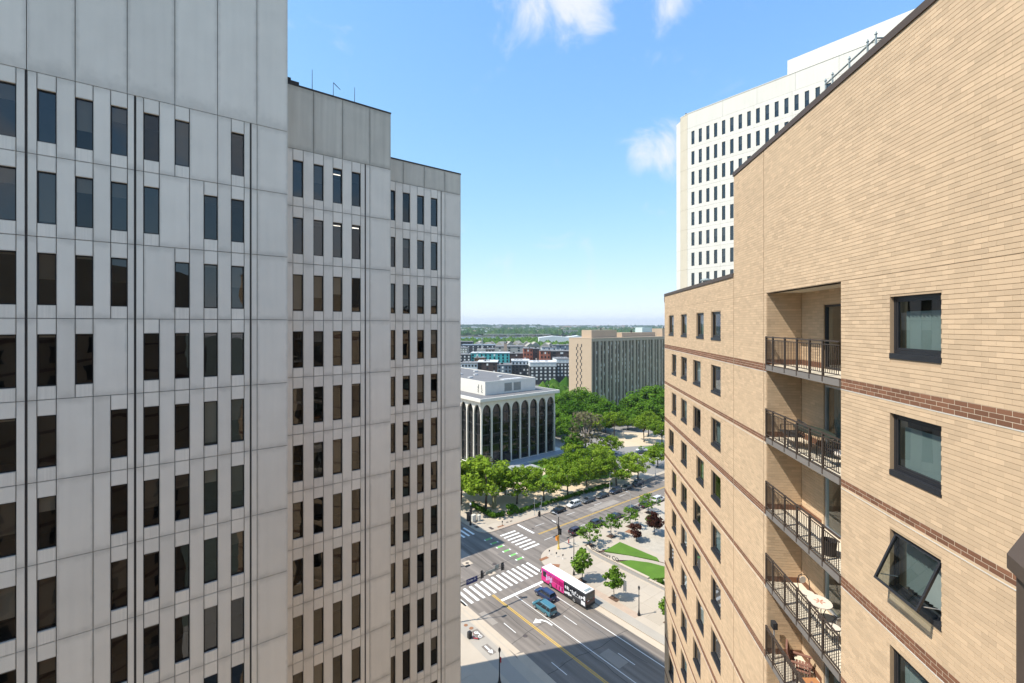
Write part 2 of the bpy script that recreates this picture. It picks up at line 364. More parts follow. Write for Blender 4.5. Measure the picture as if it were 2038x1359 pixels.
    # masses behind the facades: floors, end walls, roofs
    for (ua, ub, vf, vb, zt) in ((-11.4, 7.1, 31.4, 60, EYE+22), (7.1, 15.08, 34.1, 64, EYE+16.3), (15.08, 23.1, 36.75, 67.9, EYE+13.88)):
        a, b, c, d = ua-u0, ub-u0, vf-v0r, vb-v0r
        MB().box(a+.3, b-.33, c+3.4, d-.3, 0, zt-.8).build('core_wall', M['room'], root)
        e = MB(); e.box(b-.3, b, c+.32, d, 0, zt); e.build('end_wall', M['precast'], root)
        e = MB(); e.box(a, a+.28, c+.32, d, 0, zt); e.build('end_wall', M['precast'], root)
        MB().box(a+.3, b-.32, d-.28, d, 0, zt).build('rear_wall', M['precast'], root)
        MB().box(a+.3, b-.32, c+.32, d-.3, zt-.7, zt-.4).build('roof', M['roof'], root)
        for i in range(0, 14):
            z = TOP - FL*i
            if z > EYE-34 and i < 13:
                for _ in range(2):
                    if random.random() < .42:
                        xx = random.uniform(a+1.5, b-3.5); yy = c+random.uniform(.9, 2.4); MB().box(xx, xx+random.uniform(1.6,3.2), yy, yy+.10, z-.56, z-.52).build('ceiling_light', M['tube_light'], root)
            if z > 5: MB().box(a+.3, b-.32, c+.33, c+3.38, z-.5, z+.35).build('floor_slab', M['room'], root)
    # small antennas and a vent on the middle wing
    for (u, z, bend) in ((9.35, 1.6, 0), (10.8, 1.15, .5), (12.35, 1.3, 0)):
        b = MB(); b.tube((u-u0, 34.35-v0r, EYE+16.3), (u-u0, 34.35-v0r, EYE+16.3+z), .025, .015, 5)
        if bend: b.tube((u-u0, 34.35-v0r, EYE+16.3+z), (u+bend-u0, 34.35-v0r, EYE+16.3+z-.35), .03, .02, 5)
        b.build('antenna', M['black_metal'], root)
    b = MB(); b.box(7.9-u0, 8.5-u0, 34.4-v0r, 35-v0r, EYE+16.3, EYE+16.75); b.box(7.8-u0, 8.0-u0, 34.5-v0r, 34.7-v0r, EYE+16.6, EYE+16.95); b.build('roof_vent', M['groove'], root)
build_left()

# block on the far corner, standing behind the office block; its shadow lies on the crossing
def build_corner_block():
    root = place('corner_block', 'plain concrete block behind the stepped office block, shading the crossing', 'building', 41.7, 101.2)
    MB().box(-30, 0, 0, 30, 0, 44).build('wall', M['precast_beige'], root)
    MB().box(-30.1, .1, -.1, 30.1, 44, 44.4).build('roof', M['roof'], root)
    w = MB(); w.box(-1.2, 1.2, 0, .08, 0, 1.9); wm = w.mesh('window', M['dark_win'])
    for i in range(10):
        for k in range(8): obj('window', wm, root, (-28+k*3.7, -.05, 3+i*4))
build_corner_block()

# ================================================================== buff brick apartment tower (right)
RB = math.atan2(math.cos(math.atan(.11)), math.sin(math.atan(.11)))     # direction of its street wall
RX0 = 7.754
def RW(s, y=0, z=0): return (RX0 + math.cos(RB)*s - math.sin(RB)*y, math.sin(RB)*s + math.cos(RB)*y, z)
FLR = 2.75; BAND = EYE - 1.49                                            # top of the first brown band
COURSE, BL = .1, .3
def cut_intervals(a0, a1, z0, z1, openings):
    iv = [(a0, a1)]
    for (oa, ob, oz0, oz1) in openings:
        if z1 <= oz0+.004 or z0 >= oz1-.004: continue
        nv = []
        for a, b in iv:
            if ob <= a or oa >= b: nv.append((a, b)); continue
            if oa > a: nv.append((a, oa))
            if ob < b: nv.append((ob, b))
        iv = nv
    return iv
def bricks_for(a0, a1, z0, z1, openings, band_rows, zref, joint=.010):
    """lists of (a,b,z0,z1) for buff and brown bricks in running bond"""
    buff, brown = [], []
    k0 = math.floor((z0 - zref)/COURSE); k1 = math.ceil((z1 - zref)/COURSE)
    for k in range(k0, k1):
        cz0 = zref + k*COURSE; cz1 = cz0 + COURSE
        lo, hi = max(cz0, z0), min(cz1, z1)
        if hi - lo < .03: continue
        off = (.5 if k % 2 else 0) * BL
        isb = any(b0 - .001 <= cz0 and cz1 <= b1 + .001 for b0, b1 in band_rows)
        for a, b in cut_intervals(a0, a1, lo, hi, openings):
            n0 = math.floor((a - off)/BL)
            x = off + n0*BL
            while x < b - 1e-6:
                p, q = max(x, a), min(x+BL, b)
                if q - p > .03: (brown if isb else buff).append((p+.0012, q-.0012, lo+joint*.5, hi-joint*.5) if not isb else (p+.006, q-.006, lo+.006, hi-.006))
                x += BL
    return buff, brown
def brick_mesh(name, bricks, mat_, proud=.014, flip=1, mapf=None):
    a = np.array(bricks, np.float64); n = len(a)
    jit = rng.uniform(-.0008, .0008, n)
    f = np.full(n, 0.0) + jit; bk = np.full(n, -proud-.01)
    V = np.zeros((n, 8, 3))
    for i, (ia, iy, iz) in enumerate(((0,0,2),(1,0,2),(1,0,3),(0,0,3),(0,1,2),(1,1,2),(1,1,3),(0,1,3))):
        V[:, i, 0] = a[:, ia]; V[:, i, 1] = np.where(iy == 0, f, bk); V[:, i, 2] = a[:, iz]
    if mapf is not None: V = mapf(V)
    base = (np.arange(n)*8)[:, None, None]
    F = np.array([(1,0,3,2),(0,1,5,4),(3,7,6,2),(0,4,7,3),(1,2,6,5)])[None] + base
    if flip < 0: F = F[..., ::-1]
    t = np.clip(rng.normal(.5, .23, n), 0, 1)
    return np_mesh(name, V.reshape(-1, 3), F.reshape(-1, 4), mat_, np.repeat(t, 5))
def wall_cells(mb, a0, a1, z0, z1, openings, y0, y1):
    xs = sorted({a0, a1, *[min(max(o[0], a0), a1) for o in openings], *[min(max(o[1], a0), a1) for o in openings]})
    for xa, xb in zip(xs, xs[1:]):
        if xb - xa < 1e-5: continue
        ops = sorted((o[2], o[3]) for o in openings if o[0] < xb-1e-5 and o[1] > xa+1e-5)
        z = z0
        for o0, o1 in ops:
            if o0 > z: mb.box(xa, xb, y0, y1, z, min(o0, z1))
            z = max(z, o1)
        if z < z1: mb.box(xa, xb, y0, y1, z, z1)

def build_right():
    S0 = 5.2
    root = thing('apartment_building', 'buff brick apartment building with brown brick bands and recessed balconies', 'building', RW(S0), RB)
    off = -S0
    SA, SB, SC = 5.2, 21.36, 35.9
    ZH, ZL = EYE + 6.87, EYE + 2.3
    ZB = EYE - 33.0                       # modelled brick ends below the view, plain wall continues to the street
    R0, R1, RD = 13.10, 17.9, 1.25        # balcony recess
    NF = 12
    wins = []                             # (s0,s1,z0,z1,kind)
    for i in range(NF):
        zt = EYE + .66 - FLR*i; zb = EYE - .80 - FLR*i
        wins.append((9.63, 11.14, zb, zt, 'near', i))
        A = (i % 3 == 0)
        wins.append((23.13, 24.63, zb, zt, 'mid', i))
        wins.append((25.9, 27.35, zb, zt, 'mid', i) if A else (26.5, 28.05, zb, zt, 'mid', i))
        wins.append((29.45, 30.95, zb, zt, 'mid', i))
        wins.append((32.95, 34.5, zb, zt, 'mid', i) if A else (32.2, 33.55, zb, zt, 'mid', i))
    floors = [EYE - 1.52 - FLR*i for i in range(NF)]
    rec = (R0, R1, ZB - 3, EYE + 1.2)
    ops = [(w[0], w[1], w[2], w[3]) for w in wins] + [rec]
    bands = [(BAND - .3 - FLR*i, BAND - FLR*i) for i in range(NF)]
    # --- structural wall (mortar) with real openings
    seg = [(SA, 18.13, ZH), (18.17, SB-.02, ZH), (SB+.02, SC, ZL)]
    mb = MB(); ml = MB()
    for a, b, zt in seg:
        wall_cells(mb, a+off, b+off, ZB, zt-.02, [(o[0]+off, o[1]+off, o[2], o[3]) for o in ops], -.33, -.009)
    mb.box(18.13+off, 18.17+off, -.33, -.05, EYE+1.2, ZH-.02); mb.box(SB-.02+off, SB+.02+off, -.33, -.05, ZB, ZL)
    mb.build('wall', M['mortar'], root)
    # pale mortar strip and flashing under each brown band
    solid = [(SA, R0), (R1, 18.13), (18.17, SB-.02), (SB+.02, SC)]
    for i, (b0, b1) in enumerate(bands):
        for a, b in solid:
            MB().box(a+off, b+off, -.02, -.003, b0+.002, b1-.002).build('mortar_strip', M['mortar_light'], root)
            MB().box(a+off, b+off, -.02, .006, b0-.022, b0-.002).build('flashing', M['flashing'], root)
    # --- bricks
    buff, brown = [], []
    for a, b, zt in seg:
        x, y = bricks_for(a, b, ZB, zt-.14, ops, bands, BAND-.3)
        buff += x; brown += y
    # soft joint above the windows
    zj = EYE + 1.2
    buff = [q for q in buff if not (q[2] < zj+.06 and q[3] > zj+.0)] + [(q[0], q[1], q[2], min(q[3], zj-.004)) for q in buff if q[2] < zj-.03 and q[3] > zj+.0] + [(q[0], q[1], zj+.022, q[3]) for q in buff if q[2] < zj+.06 and q[2] >= zj-.05 and q[3] > zj+.05]
    full = lambda q, L_: abs((q[1]-q[0]) - L_) < .002
    def seen(q): return q[0] > 7.6 and EYE-6.4 < q[2] < EYE+5.7
    near = sorted([q for q in buff if full(q, BL-.0024) and seen(q) and abs(q[3]-q[2]-.090) < .003], key=lambda q: q[0]+.0001*abs(q[2]-EYE))[:300]
    nb = sorted([q for q in brown if full(q, BL-.012) and seen(q)], key=lambda q: q[0])[:290]
    ns = set(near); nbs = set(nb)
    rest = [q for q in buff if q not in ns]; restb = [q for q in brown if q not in nbs]
    sh = lambda L: [(q[0]+off, q[1]+off, q[2], q[3]) for q in L]
    tag(obj('brickwork', brick_mesh('brickwork', sh(rest), M['brick']), root), kind='stuff')
    tag(obj('brown_brickwork', brick_mesh('brown_brickwork', sh(restb), M['brown_brick']), root), kind='stuff')
    one = brick_mesh('brick', [(0, BL-.0024, 0, .090)], M['brick_one']); oneb = brick_mesh('brown_brick', [(0, BL-.012, 0, .088)], M['brown_brick_one'])
    for q in near: obj('brick', one, root, (q[0]+off, random.uniform(-.0008,.0008), q[2]))
    for q in nb: obj('brown_brick', oneb, root, (q[0]+off, random.uniform(-.0008,.0008), q[2]))
    # --- recess: side wall, back wall, ceilings
    bz0, bz1 = ZB, EYE + 1.2
    MB().box(R1+off, R1+.25+off, -RD-.3, -.34, bz0, bz1).build('recess_side_wall', M['mortar'], root)
    MB().box(R0-.25+off, R0+off, -RD-.3, -.34, bz0, bz1).build('recess_side_wall', M['mortar'], root)
    doors = [(13.55, 16.38, f, f+2.2) for f in floors]
    bw = MB(); wall_cells(bw, R0+off, R1+off, bz0, bz1, [(d[0]+off, d[1]+off, d[2], d[3]) for d in doors], -RD-.3, -RD-.016); bw.build('recess_back_wall', M['mortar'], root)
    rbands = [(f, f+.2) for f in floors]
    x, y = bricks_for(0.02, RD, bz0, bz1, [], [], BAND-.3)
    def side(V):
        W_ = V.copy(); W_[..., 0] = R1+off - .0 - .016 - V[..., 1]*1 - .0; W_[..., 0] = R1+off + (-.016 - V[..., 1]); W_[..., 1] = -V[..., 0]; return W_
    tag(obj('recess_brickwork', brick_mesh('recess_brickwork', x, M['brick'], mapf=side, flip=-1), root), kind='stuff')
    x, y = bricks_for(R0+.01, R1-.03, bz0, bz1, doors, [], BAND-.3)
    def back(V): W_ = V.copy(); W_[..., 1] = V[..., 1] - RD; return W_
    tag(obj('recess_brickwork', brick_mesh('recess_brickwork', sh(x), M['brick'], mapf=back), root), kind='stuff')
    bb = MB()
    for f in floors: bb.box(R1-.03+off, R1-.018+off, -RD+.01, -.02, f+.0, f+.2); bb.box(16.5+off, R1-.04+off, -RD+.002, -RD+.014, f, f+.2)
    bb.build('recess_base_course', M['brown_brick'], root)
    MB().box(R0+off, R1+off, -RD-.3, -.02, EYE+1.2, EYE+1.45).build('recess_ceiling', M['balcony_floor'], root)
    # reveal edge bricks at the recess corner
    MB().box(R0-.003+off, R0+.0+off, -.335, -.02, bz0, bz1).build('reveal', M['mortar'], root)
    # --- doors
    for i, d in enumerate(doors[:8]):
        dr = MB(); w = d[1]-d[0]; h = 2.2; fr = .07
        dr.box(0, fr, 0, .1, 0, h); dr.box(w-fr, w, 0, .1, 0, h); dr.box(fr, w-fr, 0, .1, h-fr, h); dr.box(fr, w-fr, 0, .1, 0, fr); dr.box(w/2-.04, w/2+.04, .01, .09, fr, h-fr)
        o = dr.build('sliding_door', M['window_black'] if i == 0 else M['alu'], root, (d[0]+off, -RD-.14, d[2]))
        MB().poly([(w-fr, .05, fr), (fr, .05, fr), (fr, .05, h-fr), (w-fr, .05, h-fr)]).build('pane', M['glass_home'], o)
        if i != 0:
            c = MB(); n = 26
            for k in range(n):
                x0 = .1 + (w-.2)*k/n; c.poly([(x0, -.15-.04*(k%2), .05), (x0+(w-.2)/n, -.15-.04*((k+1)%2), .05), (x0+(w-.2)/n, -.15-.04*((k+1)%2), h-.08), (x0, -.15-.04*(k%2), h-.08)])
            if i in (1, 4): c.build('curtain', M['curtain'], o)
    MB().box(R0+off, R1+off, -RD-2.6, -RD-2.5, bz0, bz1).build('room_wall', M['home_room'], root)
    # --- balconies
    sp = .108; bal = MB().box(-.008, .008, -.008, .008, .12, .93).mesh('baluster', M['rail'])
    post = MB(); post.box(-.028, .028, -.028, .028, -.16, 1.08); pm = post.mesh('post', M['rail'])
    for i, f in enumerate(floors[:8]):
        b = MB(); b.box(R0+.01+off, R1-.02+off, -RD-.0, .0, f-.2, f).build('balcony', M['balcony_floor'], root)
        bo = root.children[-1] if False else None
        o = bpy.data.objects[bpy.data.objects.keys()[0]] if False else None
        bal_root = MB().box(R0+.005+off, R1-.005+off, .002, .05, f-.21, f-.02).build('balcony_edge', M['slabedge'], root)
        MB().box(R0+off, R1+off, .004, .044, f-.018, f+.015).build('edge_cap', M['rail'], bal_root)
        rl = MB(); rl.box(R0+off, R1+off, .004, .054, f+1.03, f+1.07); rl.box(R0+off, R1+off, .014, .044, f+.93, f+.955); rl.box(R0+off, R1+off, .014, .044, f+.10, f+.125)
        ro = rl.build('railing', M['rail'], root)
        n = int((R1-R0)/sp)
        for k in range(n): obj('baluster', bal, ro, (R0+.06+k*sp+off, .029, f))
        for s_ in (R1-.05, R1-.62, R1-1.55, R1-2.4, R1-3.2, R1-3.95): obj('post', pm, ro, (s_+off, .03, f))
    # --- windows
    fr, dp = .075, .07
    cache = {}
    for (a, b, z0, z1, kind, i) in wins:
        w = b - a; h = z1 - z0 - .13
        key = (round(w, 3),)
        if key not in cache:
            q = MB(); q.box(0, fr, 0, dp, 0, h); q.box(w-fr, w, 0, dp, 0, h); q.box(fr, w-fr, 0, dp, h-fr, h); q.box(fr, w-fr, 0, dp, 0, fr)
            s2 = MB(); e = fr+.004; t = .05
            s2.box(e, e+t, 0, .05, e, h-e); s2.box(w-e-t, w-e, 0, .05, e, h-e); s2.box(e+t, w-e-t, 0, .05, h-e-t, h-e); s2.box(e+t, w-e-t, 0, .05, e, e+t)
            p = MB(); c = e+t; p.poly([(w-c, .02, c), (c, .02, c), (c, .02, h-c), (w-c, .02, h-c)])
            sl = MB(); sl.box(-.01, w+.01, -.10, .03, -.13, -.003)
            rv = MB(); rv.box(-.002, w+.002, -.9, -.88, -.1, h)
            cu = MB(); n = 22
            for k in range(n):
                x0 = c + (w-2*c)*k/n; x1 = c + (w-2*c)*(k+1)/n; cu.poly([(x0, -.12-.05*(k % 2), .05), (x1, -.12-.05*((k+1) % 2), .05), (x1, -.12-.05*((k+1) % 2), h-.1), (x0, -.12-.05*(k % 2), h-.1)])
            ve = MB()
            for k in range(26): zz = .08 + (h*.72)*k/26; ve.poly([(w-c, -.085, zz), (c, -.085, zz), (c, -.10, zz+h*.72/26*.93), (w-c, -.10, zz+h*.72/26*.93)])
            cache[key] = [q.mesh('frame', M['window_black']), s2.mesh('sash', M['window_black']), p.mesh('pane', M['glass_home']), sl.mesh('sill', M['window_black']), rv.mesh('room_wall', M['home_room']), cu.mesh('curtain', M['curtain']), ve.mesh('blind', M['curtain'])]
        q, s2, p, sl, rv, cu, ve = cache[key]
        o = obj('window', q, root, (a+off, -.16, z0+.13)); obj('sill', sl, o, (0, .14, 0)); obj('room_wall', rv, o)
        if kind == 'near' and i == 2:
            so = obj('sash', s2, o, (0, .02, 0)); so.location = (0, .05, h-.08); so.rotation_euler[0] = R(24)
            so.data = s2.copy(); so.data.transform(Matrix.Translation((0, 0, -(h-.08))))
            po = obj('pane', p.copy(), o, (0, .05, h-.08)); po.data.transform(Matrix.Translation((0, 0, -(h-.08)))); po.rotation_euler[0] = R(24)
            br = MB(); br.tube((w-.1, .05, .25), (w-.1, .42, .30), .012); br.tube((.1, .05, .25), (.1, .42, .30), .012); br.build('stay_arm', M['alu'], o)
            obj('curtain', cu, o)
        else:
            obj('sash', s2, o, (0, .015, 0)); obj('pane', p, o, (0, .015, 0))
            if kind == 'near': obj('curtain' if i == 0 else 'blind', cu if i == 0 else ve, o, (0, 0, -.25 if i == 0 else 0))
            else:
                k = random.random()
                if k < .35: obj('curtain', cu, o)
                elif k < .6: obj('blind', ve, o)
    # brick reveals of the openings
    rv = MB()
    # --- copings, roofs, body
    MB().box(SA+off, SB+.03+off, -.4, .035, ZH-.13, ZH+.06).build('coping', M['coping'], root)
    MB().box(SB+.03+off, SC+.035+off, -.4, .035, ZL-.13, ZL+.05).build('coping', M['coping'], root)
    MB().box(SC+.0+off, SC+.035+off, -.6, .03, ZL-.6, ZL-.13).build('coping', M['coping'], root)
    MB().box(SA+off, SB+off, -14.5, -.4, ZH-.8, ZH-.5).build('roof', M['roof'], root)
    MB().box(SB+off, SC+off, -14.5, -.4, ZL-.8, ZL-.5).build('roof', M['roof'], root)
    e = MB(); e.box(SB-.3+off, SB+.015+off, -14.5, -.34, ZL-.5, ZH-.02); e.build('end_wall', M['mortar'], root)
    e = MB(); e.box(SC-.3+off, SC+off, -14.5, -.34, 0, ZL-.05); e.build('end_wall', M['brick'], root)
    e = MB(); e.box(SA+off, SC+off, -14.8, -14.5, 0, ZL-.05); e.box(SA+off, SB+off, -14.8, -14.5, ZL, ZH); e.build('rear_wall', M['mortar'], root)
    e = MB(); e.box(SA+off, SC+off, -.33, -.016, 0, ZB-.01); e.build('lower_wall', M['brick'], root)
    # --- pipe guard rail on the high roof, vent cap on the low one
    b = MB(); zr = ZH + .06
    ps = [7.754/((x-1019)/928-.11)/.994+.3 for x in (1640, 1654, 1688, 1725, 1742)]
    for s_ in ps: b.tube((s_+off, -.2, zr-.4), (s_+off, -.2, zr+.46), .024, .024, 7); b.tube((s_+off, -.2, zr+.46), (s_+off, -.2, zr+.53), .04, .015, 7)
    b.tube((ps[0]+off, -.2, zr+.36), (ps[-1]+off, -.2, zr+.36), .024); b.tube((ps[-1]+off, -.2, zr+.36), (ps[-1]+off, -2, zr+.36), .024)
    b.build('guard_rail', M['galv'], root)
    b = MB(); c = (29.6+off, -1.2)
    b.lathe([(.12, ZL-.5), (.12, ZL+.25), (.3, ZL+.27), (.3, ZL+.34), (.2, ZL+.36), (.2, ZL+.44), (.34, ZL+.46), (.32, ZL+.54), (.05, ZL+.6)], 12, c); b.build('roof_vent', M['galv'], root)
    return root, off, floors
rb_root, rb_off, rb_floors = build_right()
def build_wing():
    w = MB()
    for (x0, x1, y0, y1, z1) in ((-17, 7.6, -16, -2.2, EYE+6.9),):
        w.box(x0, x1, y0, y1, 0, z1)
    r = thing('apartment_wing', 'buff brick rear wing of the apartment building, seen only in window reflections', 'building', (0, -2.2, 0))
    o = w.build('wall', M['brick'], r, (0, 2.2, 0))
    bd = MB()
    wm = MB().box(0, 1.5, 0, .06, 0, 1.4).mesh('window', M['dark_win'])
    for i in range(16):
        z = EYE - .7 - FLR*i
        MB().box(-17, 7.6, 0, .02, z-.95, z-.65).build('brown_band', M['brown_brick'], r)
        for x in (-15, -11.5, -6.5, -3, 3.4): obj('window', wm, r, (x, 0, z))
build_wing()

# metal-capped parapet post of the camera's own balcony, bottom right
def build_parapet():
    t = thing('parapet_post', 'dark brown metal-clad parapet post beside the brick wall at the frame edge', 'parapet', (4.32, 3.76, EYE-5.12))
    MB().prism([(0,0),(.9,-.55),(1.1,-.2),(.2,.42)], 0, 2.92).build('post', M['coping'], t)
    c = MB(); pts = [(-.06,-.01),(.93,-.62),(1.2,-.2),(.2,.5)]
    n = 4; lo = [(x,y,2.9) for x,y in pts]; md = [(x,y,3.03) for x,y in pts]; hi = [(x*.8+.28, y*.8+.05, 3.42) for x,y in pts]
    c.loft([lo, md, hi]); c.build('cap', M['coping'], t)
build_parapet()
# ================================================================== white precast tower (right, beyond the brick building)
def build_tower():
    U, V1 = 83.0, 49.8
    root = place('office_tower', 'tall white precast office tower rising behind the buff brick building', 'building', U, V1)
    ZT = EYE + 40.9; FL = 3.9; VB = -6
    def vpix(x):                                             # column spacing along the facade
        k = (x-1019)/928; return (AX*U - k*AY*U)/(k*AX + AY)
    cols = [48.95 - .62 - 1.51*k for k in range(0, 34)]
    ztop = EYE + 38.0                                        # underside of the parapet panels
    w, h = .62, 2.55
    f, p = window_protos(h, w, (M['bronze'], M['glass_tower']))
    fm = MB(); fm.box(.06, .16, 0, .035, 0, h); fm.box(.06, .16, w-.035, w, 0, h); fm.box(.06, .16, .035, w-.035, 0, .035); fm.box(.06, .16, .035, w-.035, h-.035, h); fm = fm.mesh('window', M['bronze'])
    pm = MB(); pm.poly([(.12, w-.03, .03), (.12, .03, .03), (.12, .03, h-.03), (.12, w-.03, h-.03)]); pm = pm.mesh('pane', M['glass_tower'])
    bl = MB(); bl.box(.18, .19, .03, w-.03, h*.45, h-.03); bl = bl.mesh('blind', M['blind'])
    g = .012
    NF = 14
    for i in range(NF):
        z1 = ztop - FL*i; z0 = z1 - FL
        # one ribbon per storey above and below the windows, piers between
        prev = V1
        for k in range(0, len(cols), 4):
            a = cols[min(k+4, len(cols)-1)] + w + .35 if k+4 < len(cols) else cols[-1]-.4
            b = prev
            MB().box(0, .3, a-V1+g, b-V1-g, z0+.62, z0+g).build('sill_panel', M['precast_white'], root) if False else None
            sp = MB(); sp.box(0, .3, a-V1+g, b-V1-g, z0+g, z0+.6); sp.build('sill_panel', M['precast_white'], root)
            hp = MB(); hp.box(0, .3, a-V1+g, b-V1-g, z0+.6+h+.004, z1-g); hp.build('head_panel', M['precast_white'], root)
            prev = a
        prev = V1
        for k, c in enumerate(cols):
            if i < 10 or k < 12:
                pr = MB(); pr.box(.002, .3, c+w-V1+.004, prev-V1-.004, z0+.602, z0+.6+h); pr.build('pier_panel', M['precast_white'], root) if k < 16 else None
                if k >= 16:
                    if k == 16: rest = MB()
                    rest.box(.002, .3, c+w-V1+.004, prev-V1-.004, z0+.602, z0+.6+h)
                    if k == len(cols)-1: tag(rest.build('far_pier_panels', M['precast_white'], root), kind='stuff')
                if k < 18:
                    o = obj('window', fm, root, (0, c-V1, z0+.6)); obj('pane', pm, o)
                    if (i in (5, 0) and random.random() < .8) or random.random() < .15: obj('blind', bl, o)
            prev = c
    zb = ztop - FL*NF
    MB().box(0, .3, VB-V1, 0, 0, zb).build('base_wall', M['precast_white'], root)
    pj = [0] + [-1.51*4*k-1.0 for k in range(1, 9)] + [VB-V1]
    for a, b in zip(pj[1:], pj): MB().box(0, .3, a+g, b-g, ztop+g, ZT).build('parapet_panel', M['precast_white'], root)
    # chamfered end bays
    ch = MB()
    o = [(0,0),(.3,0),(2.0,2.1),(1.55,2.35)]
    for i in range(16):
        z1 = ZT-.05 if i == 0 else ztop - FL*(i-1) - g; z0 = (ztop if i == 0 else ztop - FL*i) + g
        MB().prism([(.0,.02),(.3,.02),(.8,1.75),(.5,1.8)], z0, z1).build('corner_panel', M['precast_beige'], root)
        MB().prism([(.52,1.83),(.85,1.8),(1.85,3.2),(1.5,3.3)], z0, z1-.6 if i == 0 else z1).build('corner_panel', M['precast_white'], root)
    MB().prism([(.9,VB-V1+.2),(24,VB-V1+.2),(24,2.5),(3.0,3.0),(1.2,1.7),(.9,-.1)], 0, ZT-.6).build('core_wall', M['room'], root)
    MB().prism([(-.05,VB-V1),(24.1,VB-V1),(24.1,2.6),(2.6,3.2),(.5,1.85),(-.05,0)], ZT, ZT+.12).build('roof', M['precast_white'], root)
    # penthouse storey set back on the roof
    MB().box(3.2, 20, VB-V1+2, -16.7, ZT+.12, ZT+4.1).build('penthouse', M['precast_white'], root)
    b = MB(); b.tube((1.0,.9,ZT), (1.0,.9,ZT+.5), .12, .12); b.tube((1.0,.9,ZT+.5), (1.0,.9,ZT+.8), .2, .1); b.build('beacon', M['black_metal'], root)
build_tower()

# ================================================================== arcaded white office building
def build_arcade():
    U0, V0, U1, V1 = 96.9, 140.2, 133.4, 214.0
    root = place('arcade_building', 'white office building with tall round arches and dark green glass', 'building', U0, V0)
    NB = 8; pw = (U1-U0)/NB; ZS = .9; ZA = 24.6
    def arch_panel(p, cw):      # spandrel outline of one bay: two half columns and the arch head
        r = p/2 - cw/2; zs = ZA - 1.1 - r*1.55
        pts = []
        for k in range(17):
            t = math.pi*k/16; pts.append((p/2 - r*math.cos(t), zs + r*1.55*math.sin(t)))
        m = MB()
        for k in range(16):
            (x0, z0), (x1, z1) = pts[k], pts[k+1]
            m.prism_y([(x0, z0), (x1, z1), (x1, ZA), (x0, ZA)], -.35 , .25)
        m.box(0, cw/2, -.35, .25, zs, ZA) ; m.box(p-cw/2, p, -.35, .25, zs, ZA)
        return m, zs, r
    am, zs, r = arch_panel(pw, .6); amesh = am.mesh('arch', M['arch_white'])
    NS = 16; pw2 = (V1-V0)/NS
    bm, zs2, r2 = arch_panel(pw2, .6); bmesh = bm.mesh('arch', M['arch_white'])
    col = MB()
    col.loft([[(x*w, y*w, z) for x, y in ((-.27,-.42),(.27,-.42),(.27,.25),(-.27,.25))] for z, w in ((ZS,1.0),(ZS+8,.92),(zs-.02,1.0),(zs+.0,1.08))]); cm = col.mesh('column', M['arch_white'])
    gl = MB(); gl.box(0, pw, .35, .38, ZS, ZA)
    for k in range(NB):
        obj('arch', amesh, root, (k*pw, 0, 0))
        o = MB().poly([(.02, .4, ZS), (pw-.02, .4, ZS), (pw-.02, .4, ZA-.3), (.02, .4, ZA-.3)]).build('glass_bay', M['arch_glass'], root, (k*pw, 0, 0))
        m = MB()
        for j in range(1, 6): m.box(.03, pw-.03, .36, .395, ZS+j*(ZA-ZS)/6.2-.25, ZS+j*(ZA-ZS)/6.2+.25)
        for x in (.33, .66): m.box(pw*x-.04, pw*x+.04, .34, .397, ZS, ZA-.5)
        m.build('mullion', M['black_metal'], o)
        lg = MB()
        for j in range(1, 5): lg.box(pw-.62, pw-.44, .2, .3, ZS+j*4.3, ZS+j*4.3+.25)
        lg.build('bracket_light', M['arch_white'], o)
    for k in range(NB+1): obj('column', cm, root, (k*pw, -.0, 0))
    for k in range(NS):
        o = obj('arch', bmesh, root, (0, (k+1)*pw2, 0), -math.pi/2)
        if k < 7:
            o = MB().poly([(.4, (k+1)*pw2-.02, ZS), (.4, k*pw2+.02, ZS), (.4, k*pw2+.02, ZA-.3), (.4, (k+1)*pw2-.02, ZA-.3)]).build('glass_bay', M['arch_glass'], root)
            m = MB()
            for j in range(1, 6): m.box(.36, .395, k*pw2+.03, (k+1)*pw2-.03, ZS+j*(ZA-ZS)/6.2-.25, ZS+j*(ZA-ZS)/6.2+.25)
            m.build('mullion', M['black_metal'], o)
            obj('column', cm, root, (0, (k+1)*pw2, 0), -math.pi/2)
    L, D = U1-U0, V1-V0
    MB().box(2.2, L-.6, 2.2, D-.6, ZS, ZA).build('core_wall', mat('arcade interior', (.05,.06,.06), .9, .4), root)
    e = MB(); e.box(L-.5, L, .4, D, ZS, ZA); e.box(0, L-.5, D-.5, D, ZS, ZA); e.build('end_wall', M['arch_white'], root)
    # deep flat cornice roof
    c = MB(); c.loft([[(x0,y0,z),(x1,y0,z),(x1,y1,z),(x0,y1,z)] for x0,x1,y0,y1,z in ((-.4,L+.4,-.4,D,ZA+.0),(-1.6,L+1.6,-1.7,D,ZA+.35),(-1.6,L+1.6,-1.7,D,ZA+1.5))]); c.build('cornice', M['arch_white'], root)
    MB().box(-1.0, L+1.0, -1.1, D-1, ZA+1.5, ZA+1.54).build('roof', M['roof'], root)
    # rooftop penthouse with louvres and a dark roof
    pz0, pz1 = ZA+1.54, ZA+6.7; px0, px1, py0, py1 = 4.9, 30.2, 4.5, 66
    ph = MB(); ph.box(px0, px1, py0, py1, pz0, pz1-.3); ph.build('penthouse', M['arch_white'], root)
    pr = MB(); t = .35
    pr.box(px0, px1, py0, py0+t, pz1-.3, pz1); pr.box(px0, px1, py1-t, py1, pz1-.3, pz1); pr.box(px0, px0+t, py0+t, py1-t, pz1-.3, pz1); pr.box(px1-t, px1, py0+t, py1-t, pz1-.3, pz1); pr.build('parapet', M['arch_white'], root)
    MB().box(px0+t, px1-t, py0+t, py1-t, pz1-.29, pz1-.24).build('roof', M['roof'], root)
